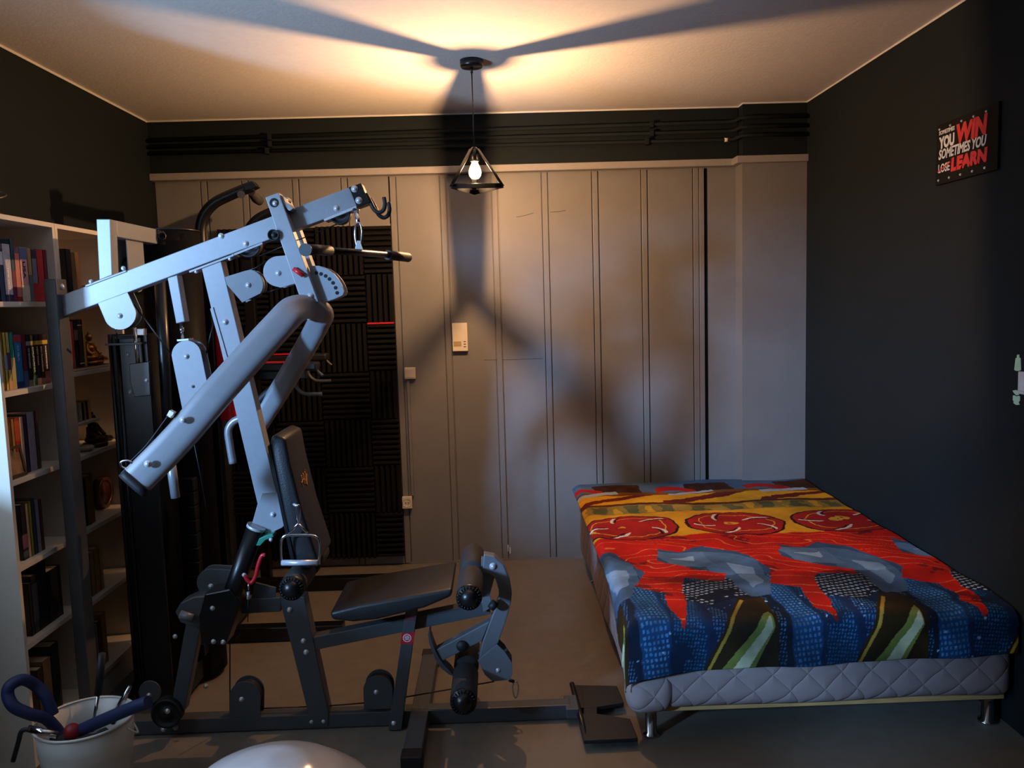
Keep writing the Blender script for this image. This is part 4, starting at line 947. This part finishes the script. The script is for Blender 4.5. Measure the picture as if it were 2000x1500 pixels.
plate('cross_bar', [(452, 1172), (548, 1167), (548, 1195), (455, 1200)], YG+.01, .05, m_char)
plate('gusset', [(498, 1138), (538, 1148), (538, 1168), (490, 1169)], YG+.02, .01, m_char, gym, .001)
# leaning lower tube and floor pulley on the left
plate('lower_strut', [(366, 1200), (390, 1232), (360, 1390), (333, 1386)], YG-.03, .05, m_char)
plate('pivot_head', [(342, 1196), (352, 1178), (378, 1166), (402, 1164), (404, 1195), (388, 1228), (352, 1216)], YG-.04, .08, m_char, gym, .004)
MB().tube([P(352, 1200, 3.03), P(378, 1208, 3.03)], .016, 14).build('pivot_knob', m_mid, gym)
wheel('pulley_wheel', 328, 1390, 3.07, .058, .04, m_rub, gym); bolt(327, 1389, 3.05, gym, 1.0)
plate('pulley_plate', arc(292, 1352, 22, 0, 360, 18)[:-1], 3.09, .006, m_char, gym, .001); bolt(291, 1358, 3.09, gym, .9)
bolt(342, 1243, YG-.03, gym, .9); bolt(402, 1340, YG+.03, gym, .9)
# domed pulleys on the base rail
for c_, t_, x0_, x1_, yb in (((478, 1362), 30, 447, 508, 1402), ((738, 1348), 28, 710, 767, 1386)):
    pulley([(x0_+1, yb)]+arc(c_[0], c_[1], (x1_-x0_)/2, 180, 360, 16)+[(x1_, yb-2)], c_, t_-1, YG-.002, .055, m_char, (c_[0]-6 if c_[0] < 600 else c_[0]-3, c_[1]+4))
# bench upright, seat rail, sticker post
bu = plate('bench_upright', [(545, 1166), (594, 1166), (642, 1395), (640, 1418), (604, 1420), (602, 1395)], YG-.004, .066, m_char)
for x, y in ((566, 1191), (593, 1252), (598, 1274)): bolt(x, y, YG-.004, bu, 1.05)
plate('seat_rail', [(612, 1245), (955, 1175), (958, 1200), (615, 1270)], YG, .055, m_char)
sp_ = plate('seat_post', [(793, 1187), (816, 1186), (784, 1426), (758, 1427)], 3.07, .04, m_char)
bolt(769, 1413, 3.07, sp_, 1.0)
plate('sticker', [(785, 1236), (810, 1235), (807, 1257), (782, 1258)], 3.0695, .001, m_red, sp_, 0)
c = P(795, 1246, 3.069); MB().lathe([(.0165, 0), (.013, 0)], c, 'Y', 24).build('sticker_ring', m_tw, sp_, 0)
for k in range(3): MB().box((c.x-.010+abs(k-1)*.002, c.y-.0004, c.z-.007+k*.006), (c.x+.010-abs(k-1)*.002, c.y+.0003, c.z-.0035+k*.006)).build('sticker_mark', m_tw, sp_)
plate('sticker', [(792, 1203), (811, 1202), (810, 1212), (790, 1213)], 3.0695, .001, mat('faded_red_print', '6a3038', .6, vary=.4, scale=200), sp_, 0)
# seat pad: sloping slab
def pad(name, near_pts, far_dy, bev=.02):
    A = [P(x, y, Y) for x, y, Y in near_pts]; o = MB().prism(A, (0, far_dy, 0)).build(name, m_vinyl, gym)
    md = o.modifiers.new('round', 'BEVEL'); md.width = bev; md.segments = 4; md.limit_method = 'ANGLE'
    for p in o.data.polygons: p.use_smooth = True
    return o
pad('seat_pad', [(643, 1196, 2.97), (700, 1182, 2.97), (884, 1150, 2.97), (882, 1166, 2.97), (830, 1188, 2.97), (738, 1211, 2.97), (690, 1216, 2.97), (648, 1212, 2.97)], .34, .014)
# back pad
pad('back_pad', [(526, 860, 2.97), (534, 848, 2.97), (557, 856, 2.97), (566, 905, 2.97), (590, 1000, 2.97), (622, 1098, 2.97), (606, 1112, 2.97), (580, 1108, 2.97), (556, 1010, 2.97)], .26, .016)
plate('back_pad_board', [(522, 872), (527, 866), (578, 1106), (570, 1106)], 2.985, .23, m_blk, gym, .002)
# small orange emblem on the pad face
na, nb = P(566, 905, 2.97), P(590, 1000, 2.97); ax = (na-nb).normalized(); nrm = V((0, 1, 0)).cross(ax).normalized(); nrm = nrm if nrm.x > 0 else -nrm
ec = (na+nb)/2+V((0, .13, 0))+nrm*.0015
em_ = MB()
for pts in ([(-.03, -.015), (-.02, .02), (-.008, -.012), (.0, .022), (.008, -.018), (.02, .024)], [(-.035, .0), (-.01, .006), (.015, -.004), (.035, .012)], [(.012, -.022), (.026, .006), (.03, .028)]):
    em_.tube(smooth_path([ec+V((0, 1, 0))*u*1.4+ax*v*1.2 for u, v in pts]), .0022, 6)
em_.build('emblem', m_orange, gym)
# D handle with carabiner
carab(582, 1004, 4.0, 18, 2.93, .0032)
MB().tube([P(572, 984, 2.98), P(580, 988, 2.95)], .005, 8).build('cable_end', m_zinc, gym)
MB().tube([P(x, y, 2.93) for x, y in ((564, 1043), (581, 1024), (584, 1024), (602, 1043))], .0042, 8).build('handle_yoke', m_chrome, gym)
MB().tube(smooth_path([P(x, y, 2.93) for x, y in ((550, 1102), (549, 1075), (550, 1056), (556, 1047), (568, 1045), (600, 1045), (616, 1048), (623, 1057), (624, 1078), (623, 1102))]), .0052, 10).build('handle_frame', m_chrome, gym)
MB().tube([P(550, 1099, 2.93), P(620, 1099, 2.93)], .0105, 14).build('handle_grip', m_zinc, gym)
# rollers
def roller(px, py, Yn, Yf, r):
    c = P(px, py, Yn); L = Yf-Yn; g = .05
    for y0, y1 in ((Yn+.012, Yn+L/2-g/2), (Yn+L/2+g/2, Yf-.012)):
        MB().lathe([(0, y0), (r-.008, y0), (r, y0+.012), (r, y1-.012), (r-.008, y1), (0, y1)], (c.x, 0, c.z), 'Y', 26).build('foam_roller', m_foamr, gym)
    MB().tube([V((c.x, Yn+.01, c.z)), V((c.x, Yf-.01, c.z))], .013, 10).build('roller_axle', m_blk, gym)
    cap = MB(); cap.lathe([(0, -.022), (r*.3, -.020), (r*.55, -.013), (r*.66, -.003), (r*.7, .004), (r*.97, .006), (r*.99, .016)], (c.x, Yn, c.z), 'Y', 26)
    capo = cap.build('roller_cap', m_blk, gym)
    ri = MB()
    for k in range(22):
        a = 2*math.pi*k/22; d_ = V((math.cos(a), 0, math.sin(a))); q = V((c.x, Yn+.001, c.z))
        ri.tube([q+d_*r*.72, q+d_*r*.96+V((0, .003, 0))], .0022, 5)
    ri.build('cap_ribs', m_blk, capo)
    return c
roller(916, 1169, 2.86, 3.40, .048)
roller(905, 1373, 2.86, 3.40, .050)
roller(568, 1151, 2.86, 3.34, .046)
# leg developer
outer = [(945, 1083), (966, 1087), (984, 1104), (996, 1135), (1000, 1160), (998, 1178), (988, 1214), (973, 1256), (962, 1268)]
inner = [(935, 1288), (942, 1256), (958, 1212), (968, 1186), (974, 1168), (974, 1152), (967, 1130), (955, 1122), (942, 1120)]
ld = plate('leg_lever', outer+inner, 3.10, .05, m_mid, gym, .004); bolt(963, 1106, 3.10, ld, 1.4)
plate('leg_lever_brace', [(940, 1090), (957, 1094), (966, 1128), (950, 1186), (938, 1186)], 3.115, .03, m_mid, gym, .002)
MB().tube([P(958, 1178, 3.07), P(968, 1186, 3.07)], .018, 12).build('pivot_knob', m_rub, gym)
plate('pivot_plate', [(940, 1168), (958, 1164), (960, 1186), (944, 1196)], 3.09, .01, m_mid, gym, .001)
plate('leg_lever_arm', [(957, 1213), (941, 1252), (854, 1296), (845, 1273)], 3.11, .045, m_mid, gym, .003); 
MB().lathe([(0, -.012), (.02, -.01), (.024, 0)], P(903, 1262, 3.11), 'Y', 16).build('arm_boss', m_rub, gym)
gpts = [(838, 1229), (836, 1240), (838, 1255), (844, 1273), (851, 1290), (862, 1306), (876, 1317), (886, 1321)]
gin = [(880, 1311), (868, 1300), (858, 1286), (850, 1270), (844, 1254), (840, 1240), (840, 1230)]
plate('curved_stop', gpts+gin, 3.10, .06, m_char, gym, .001)
plate('pulley_plate', [(933, 1291), (942, 1282), (971, 1259), (986, 1273), (1000, 1295), (1001, 1316), (996, 1328), (962, 1331), (947, 1318)], 3.085, .006, m_mid, gym, .001)
MB().prism([P(x, y, 3.085)+V((0, .07, 0)) for x, y in [(933, 1291), (942, 1282), (971, 1259), (986, 1273), (1000, 1295), (1001, 1316), (996, 1328), (962, 1331), (947, 1318)]], (0, .006, 0)).build('pulley_plate', m_mid, gym, .001)
wheel('pulley_wheel', 972, 1303, 3.12, .045, .03, m_rub, gym); bolt(973, 1309, 3.085, gym, .9)
carab(1007, 1347, 5.5, 16, 3.1, .003); MB().tube([P(994, 1328, 3.1), P(1004, 1331, 3.1)], .007, 8).build('cable_end', m_rub, gym)
# cables
cable([P(636, 1379, 3.14), P(712, 1373, 3.14)]); cable([P(766, 1366, 3.14), P(965, 1331, 3.14)])
cable([P(449, 1250, 3.10), P(449, 1370, 3.14)]); cable([P(508, 1384, 3.14), P(605, 1380, 3.14)])
cable(smooth_path([P(x, y, 3.05) for x, y in ((440, 1254), (458, 1249), (470, 1235))]))
cable([P(262, 595, 3.14), P(336, 695, 3.12)]); cable([P(403, 690, 3.13), P(418, 625, 3.13)])
cable([P(454, 540, 3.12), P(500, 523, 3.12), P(520, 510, 3.12)]); cable([P(512, 574, 3.12), P(550, 562, 3.12)])
cable([P(376, 850, 3.15), P(392, 930, 3.2), P(404, 1000, 3.2)], .002)
cable(smooth_path([P(x, y, 3.2) for x, y in ((495, 725), (499, 740), (497, 752), (490, 765))]), .0022)
cable([P(507, 500, 3.13), P(660, 437, 3.13)], .002)

# ------------------------------------------------------------------ pull-up and dip tower behind the gym
YN, YT = 4.02, 4.74; TX = P(395, 470, YN).x
tw = thing('pull_up_tower', (TX, (YN+YT)/2, 0), 'black pull-up and dip tower with red-edged pads standing behind the silver gym', 'exercise machine')
for Y, bz in ((YN, .0), (YT, .0)):
    MB().box((TX-.03, Y-.025, .06), (TX+.03, Y+.025, P(395, 445, YN).z-.08)).build('post', m_blk, tw, .004)
    MB().box((TX-.2, Y-.035, .002), ((P(672, 1225, YN).x if Y == YN else P(760, 1125, YT).x), Y+.035, .075)).build('base_rail', m_blk, tw, .005)
MB().box((TX-.025, YN, .05), (TX+.025, YT, .1)).build('cross_tube', m_blk, tw, .004)
MB().box((TX-.025, YN, 1.95), (TX+.025, YT, 2.0)).build('cross_tube', m_blk, tw, .004)
hp = [(393, 480), (392, 445), (400, 418), (420, 396), (450, 381), (474, 371), (494, 363)]
MB().tube(smooth_path([P(x, y, YN) for x, y in hp]), .026, 14).build('pull_up_bar', m_blk, tw)
plate('bar_bracket', [(474, 360), (493, 353), (502, 364), (488, 371), (478, 372)], YN-.03, .06, m_blk, tw, .003)
MB().tube([P(471, 380, YN-.035), P(471, 380, YN-.02)], .018, 14).build('bracket_disc', m_char, tw)
MB().tube([P(490, 374, YN+.02), P(500, 388, YN+.25), P(506, 392, YN+.4)], [.02, .024, .024], 12).build('ribbed_grip', m_foamr, tw)
dlt = P(393, 445, YN); sft = V((0, YT-YN, 0))
MB().tube(smooth_path([P(x, y, YN)+sft for x, y in hp]), .026, 14).build('pull_up_bar', m_blk, tw)
MB().box((TX+.03, YN-.01, 1.12), (TX+.085, YN+.22, 1.62)).build('back_pad', m_red, tw, .012)
for Y in (YN, YT):
    pz = P(560, 716, YN).z; xa, xb = P(440, 716, YN).x, P(622, 716, YN).x
    if Y == YT: xb -= .1
    MB().box((xa, Y-.05, pz-.02), (xb, Y+.05, pz+.02)).build('arm_pad', m_vinyl, tw, .01)
    MB().box((xa+.02, Y-.053, pz+.019), (xb-.12, Y+.03, pz+.026)).build('pad_piping', m_red, tw, .002)
    MB().box((TX, Y-.02, pz-.06), (xb-.06, Y+.02, pz-.02)).build('arm_tube', m_blk, tw, .003)
    MB().tube(smooth_path([V((xb-.12, Y, pz-.05)), V((xb-.115, Y, pz-.1)), V((xb-.08, Y, pz-.135)), V((xb-.02, Y, pz-.14)), V((xb+.01, Y, pz-.14))]), .010, 10).build('dip_handle', m_char, tw)
    MB().tube(smooth_path([V((xb-.02, Y, pz+.02)), V((xb-.01, Y, pz-.02)), V((xb+.02, Y, pz-.05))]), .007, 8).build('hand_peg', m_char, tw)
MB().lathe([(.012, 0), (.012, -.01), (.02, -.01), (.02, 0)], P(502, 712, YN-.06), 'Y', 16).build('peg_ring', m_chrome, tw)
# @@NEXT
